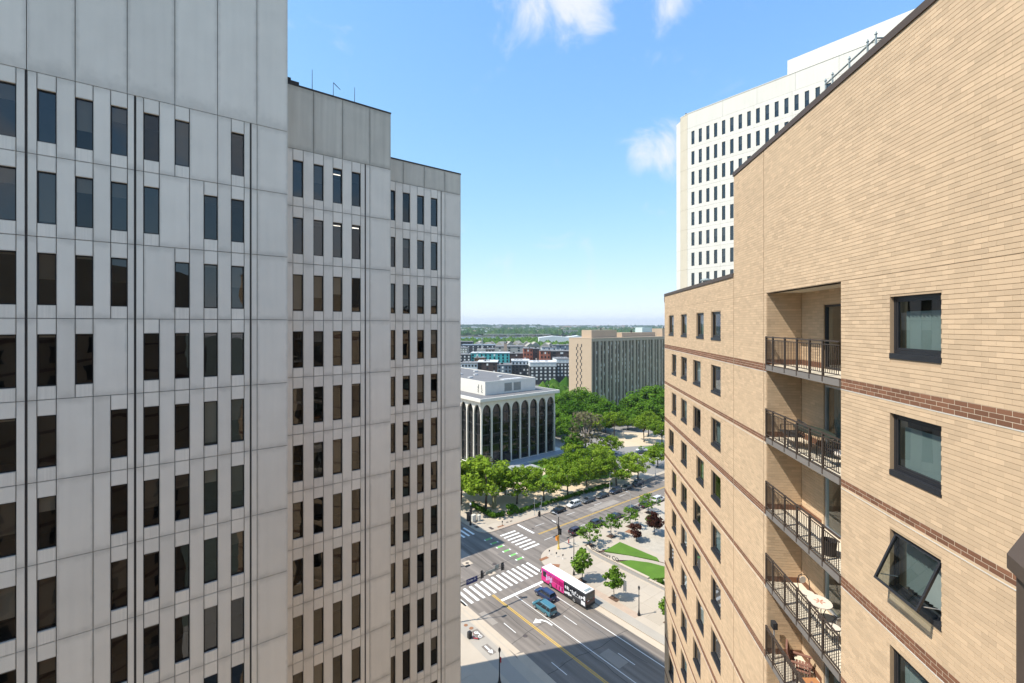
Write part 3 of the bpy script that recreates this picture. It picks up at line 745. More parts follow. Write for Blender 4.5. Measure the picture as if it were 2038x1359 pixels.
    for x in (9.8+4.3, 9.8+8.9):
        lv = MB(); lv.box(x, x+3.7, py0-.06, py0-.01, pz0+.8, pz1-1.1); o = lv.build('louvre', M['galv'], root)
        s = MB()
        for k in range(9): s.box(x+.1, x+3.6, py0-.12, py0-.06, pz0+.95+k*.34, pz0+1.1+k*.34)
        s.build('louvre_slat', M['slabedge'], o)
    MB().box(24.6, 26.3, py0-.05, py0-.005, pz0+.3, pz0+3).build('roof_door', M['arch_white'], root)
    for (x, y) in ((8, 20), (12, 34), (16, 28), (20, 16), (11, 48), (24, 40)): MB().box(x, x+1.8, y, y+1.4, pz1-.24, pz1+.25).build('skylight', M['roof_light'], root)
    MB().box(14.5, 24.5, py0+1.2, py0+3.6, pz1-.24, pz1+.12).build('roof_hatch', M['roof_light'], root)
    # script lettering fixed upright on the penthouse wall (illegible from here)
    for yy, seed in ((py0+4.6, 1), (py0+2.2, 4)):
        rr = random.Random(seed); m = MB(); z = pz0+.7; pts = []
        while z < pz0+3.9: pts.append((px0-.05, yy+rr.uniform(-.42,.42), z)); z += rr.uniform(.12,.3)
        m.path(pts, .075, 5); m.build('lettering', M['black_metal'], root)
    # podium, steps
    pod = MB(); pod.box(-2.6, L+4.5, -5.2, D, 0, ZS); pod.build('podium', M['arch_white'], root)
    MB().box(-2.4, L+4.3, -5.0, -.5, ZS, ZS+.02).build('podium_paving', mat('blue grey slate paving', (.33,.34,.36), .7, .1), root)
    MB().box(6.5, 17.5, -13.2, -5.2, 0, ZS-.06).build('terrace', mat('slate terrace', (.32,.33,.35), .7, .1), root)
    for k in range(5): MB().box(7.0, 17.3, -13.2-.55*(k+1), -13.2-.55*k, 0, ZS-.2-.16*k).build('step', M['arch_white'], root)
    en = MB(); en.box(4.6*2+.9, 4.6*3-.9, -.9, .3, ZS, ZS+3.4); en.build('entrance', M['black_metal'], root)
build_arcade()

# ================================================================== tan and grey slab of flats
def build_slab():
    U0, V0 = 219.0, 196.5; L, D, ZT = 90.0, 19.6, 44.3
    root = place('flats_slab', 'tall slab of flats with a tan windowed end wall and grey concrete fins', 'building', U0, V0)
    MB().box(0, .4, .0, D, 0, ZT).build('end_wall', M['tan_brick'], root)
    MB().box(.4, L, 1.0, D, 0, ZT-.8).build('core_wall', mat('slab spandrel', (.20,.165,.14), .9, .2, scale=.3), root)
    MB().box(.4, L, .0, D, ZT-1.9, ZT).build('roof_band', M['fin'], root)
    MB().box(-.1, L, -.1, D, ZT, ZT+.25).build('roof', M['tan_brick'], root)
    pitch = 7.15; fm = MB().box(0, 2.1, -.25, 1.0, 0, ZT-1.9).mesh('fin', M['fin'])
    thin = MB().box(0, 1.1, .1, 1.0, 0, ZT-1.9).mesh('fin', M['fin'])
    wv = MB().box(0, 1.25, .86, .96, 0, 1.75); wme = wv.mesh('window', M['dark_win']); wpe = MB().box(0, 1.25, .86, .96, 0, 1.75).mesh('window', M['pale_win'])
    MB().box(.4, .95, 0, 1.0, 0, ZT-1.9).build('fin', M['tan_brick'], root)
    small = {'n': 0}; rest_d = MB(); rest_p = MB()
    for k in range(-1, 12):
        x = 6.4 + k*pitch
        obj('fin', fm, root, (x, 0, 0)) if k >= 0 else None; obj('fin', thin, root, (x+4.3, 0, 0))
        for i in range(15):
            z = ZT - 4.2 - 2.75*i
            if z < .5: continue
            for xx in ((x+2.6, x+5.6) if k >= 0 else (x+5.65,)):
                pale = random.random() < .34
                if small['n'] < 290 and i < 11 and k < 13: obj('window', wpe if pale else wme, root, (xx, 0, z)); small['n'] += 1
                else: (rest_p if pale else rest_d).box(xx, xx+1.25, .86, .96, z, z+1.75)
    tag(rest_d.build('lower_windows', M['dark_win'], root), kind='stuff'); tag(rest_p.build('lower_windows', M['pale_win'], root), kind='stuff')
    nw = MB().box(-.04, .02, 0, .75, 0, 2.0).mesh('slit_window', M['window_black'])
    for i in range(11):
        for y, dz in ((12.9, 0), (9.6, 0), (11.7, -1.9) if False else (14.0, -2.0), (10.7, -2.0)):
            z = ZT - 5.6 - 3.95*i + dz
            if z > 1: obj('slit_window', nw, root, (0, y-1.6, z))
    # roof-top plant rooms
    MB().box(5, 30, 4.5, 13, ZT+.25, ZT+5.2).build('plant_room', M['tan_brick'], root)
    MB().box(36, 74, 5, 12, ZT+.25, ZT+3.3).build('plant_room', M['tan_brick'], root)
    MB().box(80, 89.5, 3, 12, ZT+.25, ZT+5.8).build('plant_room', M['tan_brick'], root)
    MB().box(64, 76, 9, 15, ZT+.25, ZT+6.6).build('cooling_tower', mat('pale green cooling tower', (.5,.62,.6), .7), root)
    b = MB(); b.tube((18,8,ZT+5), (18,8,ZT+6.6), .4, .3); b.tube((86,6,ZT+5), (86,6,ZT+7.5), .35, .3); b.tube((50,8,ZT+3), (50,8,ZT+5), .6, .5); b.build('flue', M['black_metal'], root)
build_slab()
# ================================================================== ground, streets, pavements
M['asphalt'] = mat('worn asphalt', (.215,.185,.16), .9, var=.16, scale=.10, fine=.12, fscale=6, bump=.1, bscale=40)
M['asphalt_lot'] = mat('car park asphalt', (.24,.225,.21), .9, var=.15, scale=.08, fine=.08, fscale=5)
def lane_wear(m):
    """oil and tyre streaks running along the street"""
    N, L = m.node_tree.nodes, m.node_tree.links; P = N['Principled BSDF']; src = P.inputs['Base Color'].links[0].from_socket
    tc = N.new('ShaderNodeTexCoord'); mp = N.new('ShaderNodeMapping'); mp.inputs['Scale'].default_value = (1.0, .045, 1); L.new(tc.outputs['Object'], mp.inputs['Vector'])
    t = N.new('ShaderNodeTexNoise'); t.inputs['Scale'].default_value = .75; t.inputs['Detail'].default_value = 4; L.new(mp.outputs[0], t.inputs['Vector'])
    r = N.new('ShaderNodeMapRange'); L.new(t.outputs['Fac'], r.inputs[0]); r.inputs[1].default_value = .35; r.inputs[2].default_value = .7; r.inputs[3].default_value = 1.10; r.inputs[4].default_value = .58
    t2 = N.new('ShaderNodeTexNoise'); t2.inputs['Scale'].default_value = .55; t2.inputs['Detail'].default_value = 6; t2.inputs['Roughness'].default_value = .75; L.new(tc.outputs['Object'], t2.inputs['Vector'])
    r2 = N.new('ShaderNodeMapRange'); L.new(t2.outputs['Fac'], r2.inputs[0]); r2.inputs[1].default_value = .66; r2.inputs[2].default_value = .76; r2.inputs[3].default_value = 1; r2.inputs[4].default_value = .6
    mm = N.new('ShaderNodeMath'); mm.operation = 'MULTIPLY'; L.new(r.outputs[0], mm.inputs[0]); L.new(r2.outputs[0], mm.inputs[1])
    s = N.new('ShaderNodeVectorMath'); s.operation = 'SCALE'; L.new(src, s.inputs[0]); L.new(mm.outputs[0], s.inputs['Scale']); L.new(s.outputs[0], P.inputs['Base Color'])
lane_wear(M['asphalt'])
M['concrete'] = mat('pavement concrete', (.42,.36,.29), .9, var=.08, scale=.35, fine=.06, fscale=8, tone='obj', tamp=.12)
M['concrete2'] = mat('grey path concrete', (.36,.325,.28), .9, var=.1, scale=.4, fine=.06, fscale=8)
M['kerb'] = mat('kerb concrete', (.48,.40,.31), .9, var=.1, scale=.6)
M['brickpath'] = mat('brick paver strip', (.42,.32,.245), .9, var=.14, scale=.8, fine=.2, fscale=7)
M['white_paint'] = mat('white road paint', (.78,.77,.74), .8, var=.08, scale=2, fine=.08, fscale=12)
M['yellow_paint'] = mat('yellow road paint', (.70,.42,.03), .8, var=.1, scale=2)
M['green_paint'] = mat('green road paint', (.17,.48,.12), .8, var=.12, scale=2)
M['lawn'] = mat('mown lawn', (.085,.175,.016), .95, var=.3, scale=.35, fine=.25, fscale=5, bump=.5, bscale=9)
M['mulch'] = mat('brown mulch', (.10,.058,.036), .95, var=.25, scale=1.5, fine=.2)
M['plaza'] = mat('sandy plaza paving', (.55,.44,.31), .92, var=.12, scale=.25, fine=.08, fscale=3)
M['gravel'] = mat('pale gravel bed', (.42,.375,.31), .95, var=.22, scale=.8, fine=.2, fscale=4)
M['iron'] = mat('cast iron cover', (.075,.06,.055), .7, var=.2)
M['rust'] = mat('rusty tactile plate', (.26,.12,.06), .85, var=.2)
M['far_ground'] = mat('far city ground', (.13,.14,.10), .95, var=.45, scale=.012, fine=.2, fscale=.08)
M['water'] = mat('river water', (.11,.15,.20), .18, var=.1, scale=.01, fine=0, spec=.6)
M['signal_yellow'] = mat('yellow pole paint', (.72,.52,.14), .5)
M['orange'] = mat('orange signal box', (.75,.27,.03), .5)
M['red'] = mat('red paint', (.45,.03,.03), .5)
M['sign_blue'] = mat('dark blue sign sheet', (.02,.03,.13), .5)
M['sign_white'] = mat('white lettering', (.8,.8,.8), .5)

def sheet(name, pts, z, m, kind='structure', hole=None):
    c = (sum(p[0] for p in pts)/len(pts), sum(p[1] for p in pts)/len(pts))
    o = MB().sheet([(x-c[0], y-c[1]) for x, y in pts], 0).build(name, M[m], None, W(c[0], c[1], z), TH)
    o['kind'] = kind; return o
def rect(u0, u1, v0, v1): return [(u0,v0),(u1,v0),(u1,v1),(u0,v1)]
def arc(cx, cy, r, a0, a1, n=8): return [(cx+r*math.cos(R(a0+(a1-a0)*i/n)), cy+r*math.sin(R(a0+(a1-a0)*i/n))) for i in range(n+1)]

gr = MB(); N_ = 40
gr.sheet([(-15000,-3000),(15000,-3000),(15000,16000),(-15000,16000)], 0)
g_o = gr.build('ground', M['far_ground'], None, (0,0,-.16)); structure(g_o)
# bus street and cross street are one paved level
sheet('bus_street', rect(46.2, 69.5, -40, 240), -.004, 'asphalt')
o = sheet('cross_street', rect(69.5, 400, 81.0, 96.6), -.008, 'asphalt'); 
sheet('cross_street', rect(-60, 46.2, 81.0, 96.6), -.008, 'asphalt')
sheet('cross_street', rect(69.5, 82, 72, 81.0), -.008, 'asphalt')
KZ = .13
def pavement(name, pts, m='concrete', z=KZ):
    c = pts[0]
    o = MB().prism([(x-c[0], y-c[1]) for x, y in pts], -.4, z).build(name, M[m], None, W(c[0], c[1], 0), TH); structure(o); return o
# near right corner: pavement beside the bus, plaza of the pocket park
corner = [(67.5,-40),(67.5,71.5),(69.0,75.5)] + arc(76.0, 74.2, 6.9, 180, 90, 9)[1:] + [(400,81.1),(400,-40)]
pv = pavement('pavement_right', corner)
lk = pavement('pavement_left', [(-60,-40),(46.6,-40),(46.6,58.0),(46.9,61.0),(46.9,76)] + arc(41.9, 76, 5, 0, 90, 6)[1:] + [(-60,81)])
fc = pavement('pavement_far', [(70.6,96.4),(400,96.4),(400,240),(67.2,240),(67.2,99.8)] + arc(70.6, 99.8, 3.4, 180, 270, 6)[1:-1])
pavement('pavement_block', [(-60,96.6),(42,96.6),(46.6,101),(46.6,240),(-60,240)])
def onp(name, pts, z, m): return sheet(name, pts, KZ+z, m)
# kerb strips and gutters
sheet('gutter', rect(66.1, 67.45, -40, 71.5), .004, 'kerb')
onp('kerb_strip', rect(67.5, 69.4, -40, 70.0), .004, 'concrete2')
onp('paver_strip', rect(69.5, 71.1, 52, 68.5), .006, 'brickpath')
onp('kerb_strip', rect(46.0, 46.58, 58, 76), .004, 'kerb')
sheet('gutter', rect(46.92, 48.0, 58.4, 76.5), .004, 'kerb')
sheet('gutter', [(46.65,40),(47.7,40),(48.3,57.9),(47.0,58.4),(46.65,57)], .004, 'kerb')
onp('cycle_path', [(42.9,70.5),(45.7,70.5),(45.7,60.5),(45.0,57),(44.4,40),(42.2,40),(42.6,58)], .004, 'concrete2')
onp('kerb_edge', rect(70.8, 90, 96.45, 97.0), .004, 'brickpath')
onp('kerb_edge', rect(90, 400, 96.45, 96.8), .004, 'kerb')
# paving slabs beside the bus street, laid with open joints
def slabs(u0, u1, v0, v1, du, dv, parent, skip=lambda u, v: False):
    me = MB().box(.012, du-.012, .012, dv-.012, 0, .02).mesh('paving_slab', M['concrete'])
    u = u0
    pinv = parent.location
    while u < u1-.1:
        v = v0
        while v < v1-.1:
            if not skip(u+du/2, v+dv/2):
                p = parent.matrix_basis
                x, y, _ = W(u, v); d = Vector((x-pinv[0], y-pinv[1]))
                lx = d.x*math.cos(TH)+d.y*math.sin(TH); ly = -d.x*math.sin(TH)+d.y*math.cos(TH)
                obj('paving_slab', me, parent, (lx, ly, KZ+.004))
            v += dv
        u += du
slabs(71.2, 80.9, 36, 75, 3.2, 3.0, pv)
slabs(33, 42.5, 47, 71, 3.1, 3.0, lk, lambda u, v: u > 40.5)
slabs(69, 74, 98, 113, 2.4, 2.5, fc, lambda u, v: u > 73.5)

# --- painted markings
def mark(name, pts, m='white_paint', z=.004): return sheet(name, pts, z, m)
def stripe(u, v0, v1, w=.12, m='white_paint', n='lane_line'): return mark(n, rect(u-w/2, u+w/2, v0, v1), m)
mark('centre_line', rect(53.60, 53.73, -20, 74.0), 'yellow_paint'); mark('centre_line', rect(53.92, 54.05, -20, 74.0), 'yellow_paint')
stripe(57.2, 36, 71.1); stripe(63.3, 30, 71.2, .14)
for v in (57.4, 45.0, 33.0, 20): stripe(60.15, v, v+3.3)
for v in (62.4, 50.1, 38.0, 26): stripe(50.35, v, v+3.4)
mark('stop_line', rect(54.1, 66.1, 71.1, 71.75))
for k in range(15): mark('crosswalk_bar', rect(47.6+k*1.37, 48.2+k*1.37, 74.2, 79.3))
for k in range(7): mark('crosswalk_bar', rect(70.4, 75.2, 84.0+k*1.52, 84.6+k*1.52))
for k in range(13): mark('crosswalk_bar', rect(48.6+k*1.4, 49.2+k*1.4, 98.3, 103.2))
mark('stop_line', rect(77.7, 78.3, 89.4, 95.9))
for (a, b) in ((88.05, 88.17), (88.4, 88.52)): mark('centre_line', rect(78.6, 400, a, b), 'yellow_paint', .003)
for k in range(26): u = 81+k*11.5; mark('lane_line', rect(u, u+3.2, 92.2, 92.32), z=.003); mark('lane_line', rect(u-3.5, u-.3, 84.9, 85.02), z=.003)
for v in (93.9, 91.4, 89.0, 86.5, 84.0, 81.7):
    g_ = mark('cycle_marking', rect(66.2, 67.8, v-.3, v+.3), 'green_paint'); mark('cycle_marking_end', rect(65.85, 66.18, v-.3, v+.3)); mark('cycle_marking_end', rect(67.82, 68.15, v-.3, v+.3))
# repairs: patches of newer asphalt and tarred cracks
M['tar'] = mat('tar', (.055,.05,.048), .8, var=.2); M['patch'] = mat('asphalt patch', (.17,.15,.135), .9, var=.2, scale=.5, fine=.12, fscale=6); M['patch_pale'] = mat('pale asphalt patch', (.29,.255,.22), .9, var=.15, scale=.5, fine=.1, fscale=6)
for (a, b, c, d, m) in ((51.0,53.2,52.5,57.5,'patch'),(58.0,59.6,73.0,73.9,'patch'),(61.2,62.6,51,58,'patch'),(48.4,49.6,66.5,70.8,'patch_pale'),(56.2,59.0,89.5,95.0,'patch_pale'),(64.2,65.6,80.4,86.5,'patch'),(49.0,52.5,83.0,88.5,'patch_pale'),(84,90,85.6,87.6,'patch'),(100,112,89.2,91.8,'patch_pale'),(118,124,84.0,87.8,'patch'),(57.6,59.8,46,50,'patch_pale')): mark('asphalt_patch', rect(a,b,c,d), m, .0015)
def crack(pts, w=.045):
    m = MB(); c0 = pts[0]
    for a, b in zip(pts, pts[1:]):
        d = Vector((b[0]-a[0], b[1]-a[1])); n_ = Vector((-d.y, d.x)).normalized()*w
        m.poly([(a[0]-n_.x-c0[0],a[1]-n_.y-c0[1],0),(b[0]-n_.x-c0[0],b[1]-n_.y-c0[1],0),(b[0]+n_.x-c0[0],b[1]+n_.y-c0[1],0),(a[0]+n_.x-c0[0],a[1]+n_.y-c0[1],0)])
    structure(m.build('tarred_crack', M['tar'], None, W(c0[0], c0[1], .0025), TH))
_rc = random.Random(21)
for (u0_, v0_, du_, dv_, n_) in ((47.5,60.5,1.4,.15,13),(48,52,1.4,-.1,13),(56,40,.05,2.0,14),(62,44,-.04,2.2,11),(47.5,81.5,1.5,.1,13),(60,80,.1,1.3,12),(52.3,57,.02,1.6,10),(80,90.6,2,.05,20),(80,86.5,2.2,0,18),(88,82,.1,1.2,11),(104,82,-.1,1.2,11),(66.5,42,-.05,1.8,14)):
    x, y = u0_, v0_; pts = [(x, y)]
    for _ in range(n_): x += du_+_rc.uniform(-.25,.25); y += dv_+_rc.uniform(-.3,.3); pts.append((x, y))
    crack(pts)
# turn arrow
def turn_arrow(u, v):
    pts = [(u+.9, v-2.0),(u+1.2, v-2.0),(u+1.15, v-.6),(u+.7, v+.35),(u+.05, v+.75),(u+.05, v+1.25),(u-1.25, v+.55),(u+.05, v-.25),(u+.05, v+.2),(u+.5, v-.05),(u+.85, v-.8)]
    mark('turn_arrow', pts)
turn_arrow(55.6, 62.0)
# cycle path symbols on dark patches
onp('marking_patch', [(44.4,67.3),(45.7,67.3),(45.5,64.7),(44.2,64.7)], .008, 'asphalt'); onp('marking_patch', rect(43.6, 44.8, 60.5, 63.1), .008, 'asphalt')
onp('arrow_marking', [(44.35,62.9),(44.35,61.5),(44.65,61.5),(44.2,60.6),(43.75,61.5),(44.05,61.5),(44.05,62.9)], .012, 'white_paint')
def ring(cx, cy, r, w):
    a = arc(cx, cy, r, 0, 360, 16); b = arc(cx, cy, r-w, 0, 360, 16)
    m = MB()
    for i in range(16): m.poly([(a[i][0]-cx,a[i][1]-cy,0),(a[i+1][0]-cx,a[i+1][1]-cy,0),(b[i+1][0]-cx,b[i+1][1]-cy,0),(b[i][0]-cx,b[i][1]-cy,0)])
    return m
bk = ring(44.95, 66.0, .34, .09); b2 = ring(44.95, 66.0, .34, .09)
for vv in (65.35, 66.55): structure(ring(44.95, vv, .36, .1).build('cycle_symbol', M['white_paint'], None, W(44.95, vv, KZ+.012), TH))
onp('cycle_symbol', [(44.9,65.3),(45.0,65.3),(45.3,66.0),(44.95,66.6),(44.85,66.55),(45.15,66.0)], .013, 'white_paint'); onp('cycle_symbol', [(44.5,66.9),(44.6,66.9),(45.2,66.0),(45.1,66.0)], .0135, 'white_paint')
# covers, plates and tree pits
def disc(name, u, v, r, m, z): return structure(MB().prism(arc(0,0,r,0,360,18)[:-1], 0, .006).build(name, M[m], None, W(u, v, z), TH))
disc('manhole_cover', 51.1, 60.8, .42, 'iron', .0); disc('manhole_cover', 61.1, 83.3, .5, 'iron', .0); disc('manhole_cover', 57.6, 70.0, .4, 'iron', 0); disc('manhole_cover', 79.5, 91.5, .35, 'iron', 0)
mark('cover_slab', rect(55.6, 57.6, 86.5, 88.3), 'kerb'); disc('manhole_cover', 56.6, 87.4, .4, 'iron', .002)
mark('cover_slab', rect(57.4, 59.2, 80.0, 81.6), 'kerb'); disc('manhole_cover', 58.3, 80.8, .4, 'iron', .002)
disc('utility_cover', 44.6, 69.3, .35, 'rust', KZ+.03); disc('utility_cover', 44.9, 68.0, .38, 'rust', KZ+.03)
onp('tactile_plate', rect(70.0, 72.3, 77.6, 78.5), .03, 'rust'); onp('tactile_plate', [(69.6,74.2),(70.9,75.2),(72.2,74.0),(71.2,73.2)], .03, 'rust')
onp('tactile_plate', rect(70.6, 71.4, 97.4, 99.0), .03, 'iron'); onp('tactile_plate', rect(68.0, 69.1, 100.6, 101.8), .03, 'iron'); onp('tactile_plate', rect(72.6, 74.6, 97.3, 97.9), .03, 'rust')
for (u, v) in ((68.3,102.6),(69.4,103.3),(76.2,98.3),(77.4,98.2)): onp('access_cover', rect(u, u+.7, v, v+.5), .03, 'iron')

# --- pocket park on the right
onp('plaza_paving', [(80.0,81.0),(86,77.4),(128,77.4),(128,46),(95,46),(92.5,74.5),(84,74.5)], .003, 'gravel')
onp('plaza_walk', [(80.5,77.0),(126,79.6),(126,77.6),(86,75.0),(82,74.2)], .006, 'concrete')
def lawn(pts): o = MB().prism([(x-pts[0][0], y-pts[0][1]) for x, y in pts], 0, .3).build('lawn', M['lawn'], None, W(pts[0][0], pts[0][1], KZ), TH); structure(o)
lawn([(84.2,71.6),(90.6,72.2),(91.1,62.2),(90.2,61.0),(88.2,64.8)])
lawn([(82.6,66.4),(85.4,65.2),(87.8,62.0),(89.4,57.8),(86.0,55.8),(82.0,57.8)])
onp('planting_bed', [(82.6,72.8),(85.0,72.4),(89.2,64.6),(90.8,60.2),(90.2,58.6),(87.6,64.0)], .01, 'mulch')
onp('planting_bed', [(82.0,67.4),(85.6,66.0),(88.4,62.0),(90.0,57.9),(89.2,57.2),(82.2,66.0)], .012, 'mulch')
onp('garden_path', [(82.0,71.6),(83.6,71.6),(87.0,66.6),(89.6,61.4),(91.6,56.0),(90.2,55.4),(88.7,60.2),(86.0,64.8),(82.0,68.2)], .22, 'concrete')
onp('planting_bed', rect(82.2, 88, 46, 55.6), .01, 'mulch')
wl_ = place('retaining_wall', 'low curved grey stone retaining wall with dark lettering beside the lawns', 'wall', 81.5, 57.0)
wpts = [(81.9,75.0),(81.3,73.6),(81.1,70),(81.2,64),(81.3,57.6),(81.4,50),(81.5,40)]
def wall_strip(pts, w, z0, z1):
    m = MB()
    for (a, b) in zip(pts, pts[1:]): m.prism([(a[0],a[1]),(b[0],b[1]),(b[0]+w,b[1]),(a[0]+w,a[1])][::-1], z0, z1)
    return m
M['stone'] = mat('grey retaining stone', (.33,.32,.31), .85, var=.12, scale=1.5)
for k, (a, b) in enumerate(zip(wpts, wpts[1:])):
    frame_at(wall_strip([a, b], .5, KZ, KZ+(.85 if k < 4 else .55)).build('wall_section', M['stone'], wl_), 81.5, 57.0)
    frame_at(wall_strip([(a[0]-.06,a[1]), (b[0]-.06,b[1])], .62, KZ+(.85 if k < 4 else .55)+.002, KZ+(.85 if k < 4 else .55)+.1).build('wall_cap', M['kerb'], wl_), 81.5, 57.0)
def text_obj(name, body, size, m, parent, loc, rot, depth=.03, sx=1):
    cu = bpy.data.curves.new(name, 'FONT'); cu.body = body; cu.size = size; cu.extrude = depth
    t = bpy.data.objects.new(name, cu); COL.objects.link(t)
    dg = bpy.context.evaluated_depsgraph_get(); me = bpy.data.meshes.new_from_object(t.evaluated_get(dg)); me.materials.clear(); me.materials.append(m)
    bpy.data.objects.remove(t); o = obj(name, me, parent, loc); o.rotation_euler = rot; o.scale = (sx,1,1); return o
text_obj('lettering', 'Ocsanjpurr CO', 1.25, M['black_metal'], wl_, (-.05, 16.3, KZ+.98), (R(90), 0, R(-90)), .04, 1.02)

# --- grounds of the arcaded building
onp('plaza_ground', rect(75.2, 140, 100.6, 139), .004, 'plaza')
onp('lawn', [(114.8,136.0),(138,136.0),(138,121),(124,121),(114.8,128)], .01, 'lawn'); onp('lawn', [(97,137),(103,135),(103.2,120),(98,121)], .01, 'lawn'); onp('lawn', rect(80, 96, 122, 136), .01, 'lawn'); onp('lawn', [(100,118),(103,112),(118,108),(134,103),(138,108),(138,119),(122,119.5),(118,124)], .01, 'lawn')
onp('car_park', [(141,98),(178,98),(205,112),(205,160),(141,160)], .008, 'asphalt_lot')
onp('lawn', [(165,112),(178,108),(180,120),(168,123)], .014, 'lawn'); onp('park_walk', [(163,128),(200,110),(215,118),(180,150)], .012, 'plaza')
onp('park_lawn', rect(141, 300, 160, 196), .008, 'lawn'); onp('park_lawn', [(182,100),(330,100),(330,160),(206,160),(206,111)], .008, 'lawn')
onp('park_walk', [(185,118),(230,104),(230,108),(190,124)], .016, 'plaza')
onp('car_park', rect(105, 218, 222, 300), .006, 'asphalt_lot')
# ================================================================== trees and hedges
M['bark'] = mat('grey brown bark', (.095,.075,.06), .95, var=.25, scale=2, bump=.5, bscale=14)
M['bark_pale'] = mat('pale twigs', (.26,.22,.19), .95, var=.2, scale=2)
LEAF = {'locust': leafmat('locust leaves', (.09,.17,.012), (.30,.41,.045)), 'dense': leafmat('dense leaves', (.045,.12,.013), (.155,.28,.03)),
        'young': leafmat('young leaves', (.06,.145,.014), (.22,.35,.05)), 'purple': leafmat('purple leaves', (.035,.012,.012), (.10,.045,.03), .25),
        'dry': leafmat('dull sparse leaves', (.10,.105,.05), (.20,.18,.10)), 'hedge': leafmat('hedge leaves', (.05,.12,.016), (.15,.27,.03))}
def leaf_cloud(name, clumps, per, size, matl, flat=.5):
    """clumps: (x,y,z,r); leaf-sized quads over each clump's shell, facing outwards"""
    cs = np.array(clumps); n = len(cs)*per
    c = np.repeat(cs, per, axis=0)
    d = rng.normal(size=(n, 3)); d /= np.linalg.norm(d, axis=1)[:, None]
    rad = c[:, 3:4]*(.55+.5*rng.random((n, 1))**.6)
    p = c[:, :3] + d*rad*np.array([1, 1, .8])
    nr = d + np.array([0, 0, .35]) + rng.normal(scale=.45, size=(n, 3)); nr /= np.linalg.norm(nr, axis=1)[:, None]
    t = np.cross(nr, rng.normal(size=(n, 3))); t /= np.linalg.norm(t, axis=1)[:, None]
    b = np.cross(nr, t); s = size*(.6+.8*rng.random((n, 1)))
    V = np.stack([p-t*s*.5-b*s*.3, p+t*s*.1-b*s*.55, p+t*s*.55+b*s*.2, p-t*s*.1+b*s*.5], 1)
    tone = np.clip(np.repeat(rng.random(len(cs)), per)*.45 + rng.random(n)*.55, 0, 1)
    return np_mesh(name, V.reshape(-1, 3), np.arange(n*4).reshape(-1, 4), matl, tone)
def tree_proto(kind, seed):
    rr = random.Random(seed)
    P = {'locust': dict(cz=.63, rx=.50, rz=.30, n=64, cr=(.06,.125), per=50, size=.40, tr=.021, fork=.30),
         'dense': dict(cz=.58, rx=.40, rz=.40, n=60, cr=(.10,.15), per=60, size=.45, tr=.026, fork=.30),
         'umbrella': dict(cz=.70, rx=.48, rz=.24, n=56, cr=(.08,.12), per=60, size=.40, tr=.022, fork=.38),
         'young': dict(cz=.60, rx=.26, rz=.38, n=44, cr=(.05,.11), per=34, size=.55, tr=.012, fork=.32),
         'airy': dict(cz=.62, rx=.40, rz=.33, n=38, cr=(.05,.11), per=24, size=.48, tr=.012, fork=.34),
         'purple': dict(cz=.58, rx=.32, rz=.36, n=36, cr=(.09,.13), per=40, size=.60, tr=.016, fork=.25),
         'dry': dict(cz=.60, rx=.38, rz=.38, n=44, cr=(.08,.13), per=20, size=.45, tr=.02, fork=.22)}[kind]
    H_ = 10.0; cl = []
    while len(cl) < P['n']:
        d = Vector((rr.gauss(0,1), rr.gauss(0,1), rr.gauss(0,1))).normalized(); q = rr.uniform(.35, 1)**.6
        asym = 1 + .22*math.sin(3*math.atan2(d.y, d.x)+seed) + .12*math.sin(5*math.atan2(d.y, d.x)+2*seed)
        p = Vector((d.x*P['rx']*q*asym, d.y*P['rx']*q*asym, P['cz'] + d.z*P['rz']*q))*H_
        if p.z < P['fork']*H_*.9: continue
        cl.append((p.x, p.y, p.z, rr.uniform(*P['cr'])*H_))
    lm = {'umbrella': 'locust', 'airy': 'young'}.get(kind, kind)
    crown = leaf_cloud('crown', cl, P['per'], P['size'], LEAF[lm])
    b = MB(); f = P['fork']*H_; r0 = P['tr']*H_
    top = Vector((rr.uniform(-.2,.2), rr.uniform(-.2,.2), f))
    b.tube((0,0,-.1), (top.x*.3, top.y*.3, f*.4), r0*1.15, r0*.95, 8); b.tube((top.x*.3, top.y*.3, f*.4), top, r0*.95, r0*.8, 8)
    nb = 7 if kind != 'dry' else 14
    for k in range(nb):
        c = cl[rr.randrange(len(cl))]; e = Vector(c[:3]); m_ = top.lerp(e, .5) + Vector((0,0,.04*H_))
        b.tube(top, m_, r0*.55, r0*.32, 6); b.tube(m_, e, r0*.32, r0*.1, 5)
        for _ in range(2 if kind != 'dry' else 5): 
            e2 = e + Vector((rr.uniform(-1,1), rr.uniform(-1,1), rr.uniform(-.2,1)))*.9; b.tube(m_.lerp(e, .6), e2, r0*.16, r0*.05, 4)
    b.tube(top, (top.x, top.y, P['cz']*H_), r0*.7, r0*.3, 6)
    return b.mesh('trunk', M['bark_pale'] if kind == 'dry' else M['bark'], True), crown
PROTO = {k: [tree_proto(k, s) for s in range(n)] for k, n in (('locust',3),('dense',4),('umbrella',2),('young',2),('airy',2),('purple',2),('dry',1))}
def tree(kind, u, v, h, label, group=None, i=0, w=1.0, z=KZ):
    t, c = PROTO[kind][i % len(PROTO[kind])]
    nm = {'young':'young_tree','airy':'young_tree','purple':'purple_leaved_tree','dry':'sparse_tree'}.get(kind, 'tree')
    r = place(nm, label, 'tree', u, v, z, random.uniform(0, 6.28), group)
    w *= random.uniform(.92, 1.12); r.scale = (h/10*w, h/10*w*random.uniform(.88,1.12), h/10); obj('trunk', t, r); obj('crown', c, r); return r
ordn = ['first','second','third','fourth','fifth','sixth','seventh','eighth','ninth','tenth','eleventh','twelfth','thirteenth','fourteenth','fifteenth','sixteenth','seventeenth','eighteenth','nineteenth','twentieth','twenty-first','twenty-second','twenty-third','twenty-fourth','twenty-fifth','twenty-sixth']
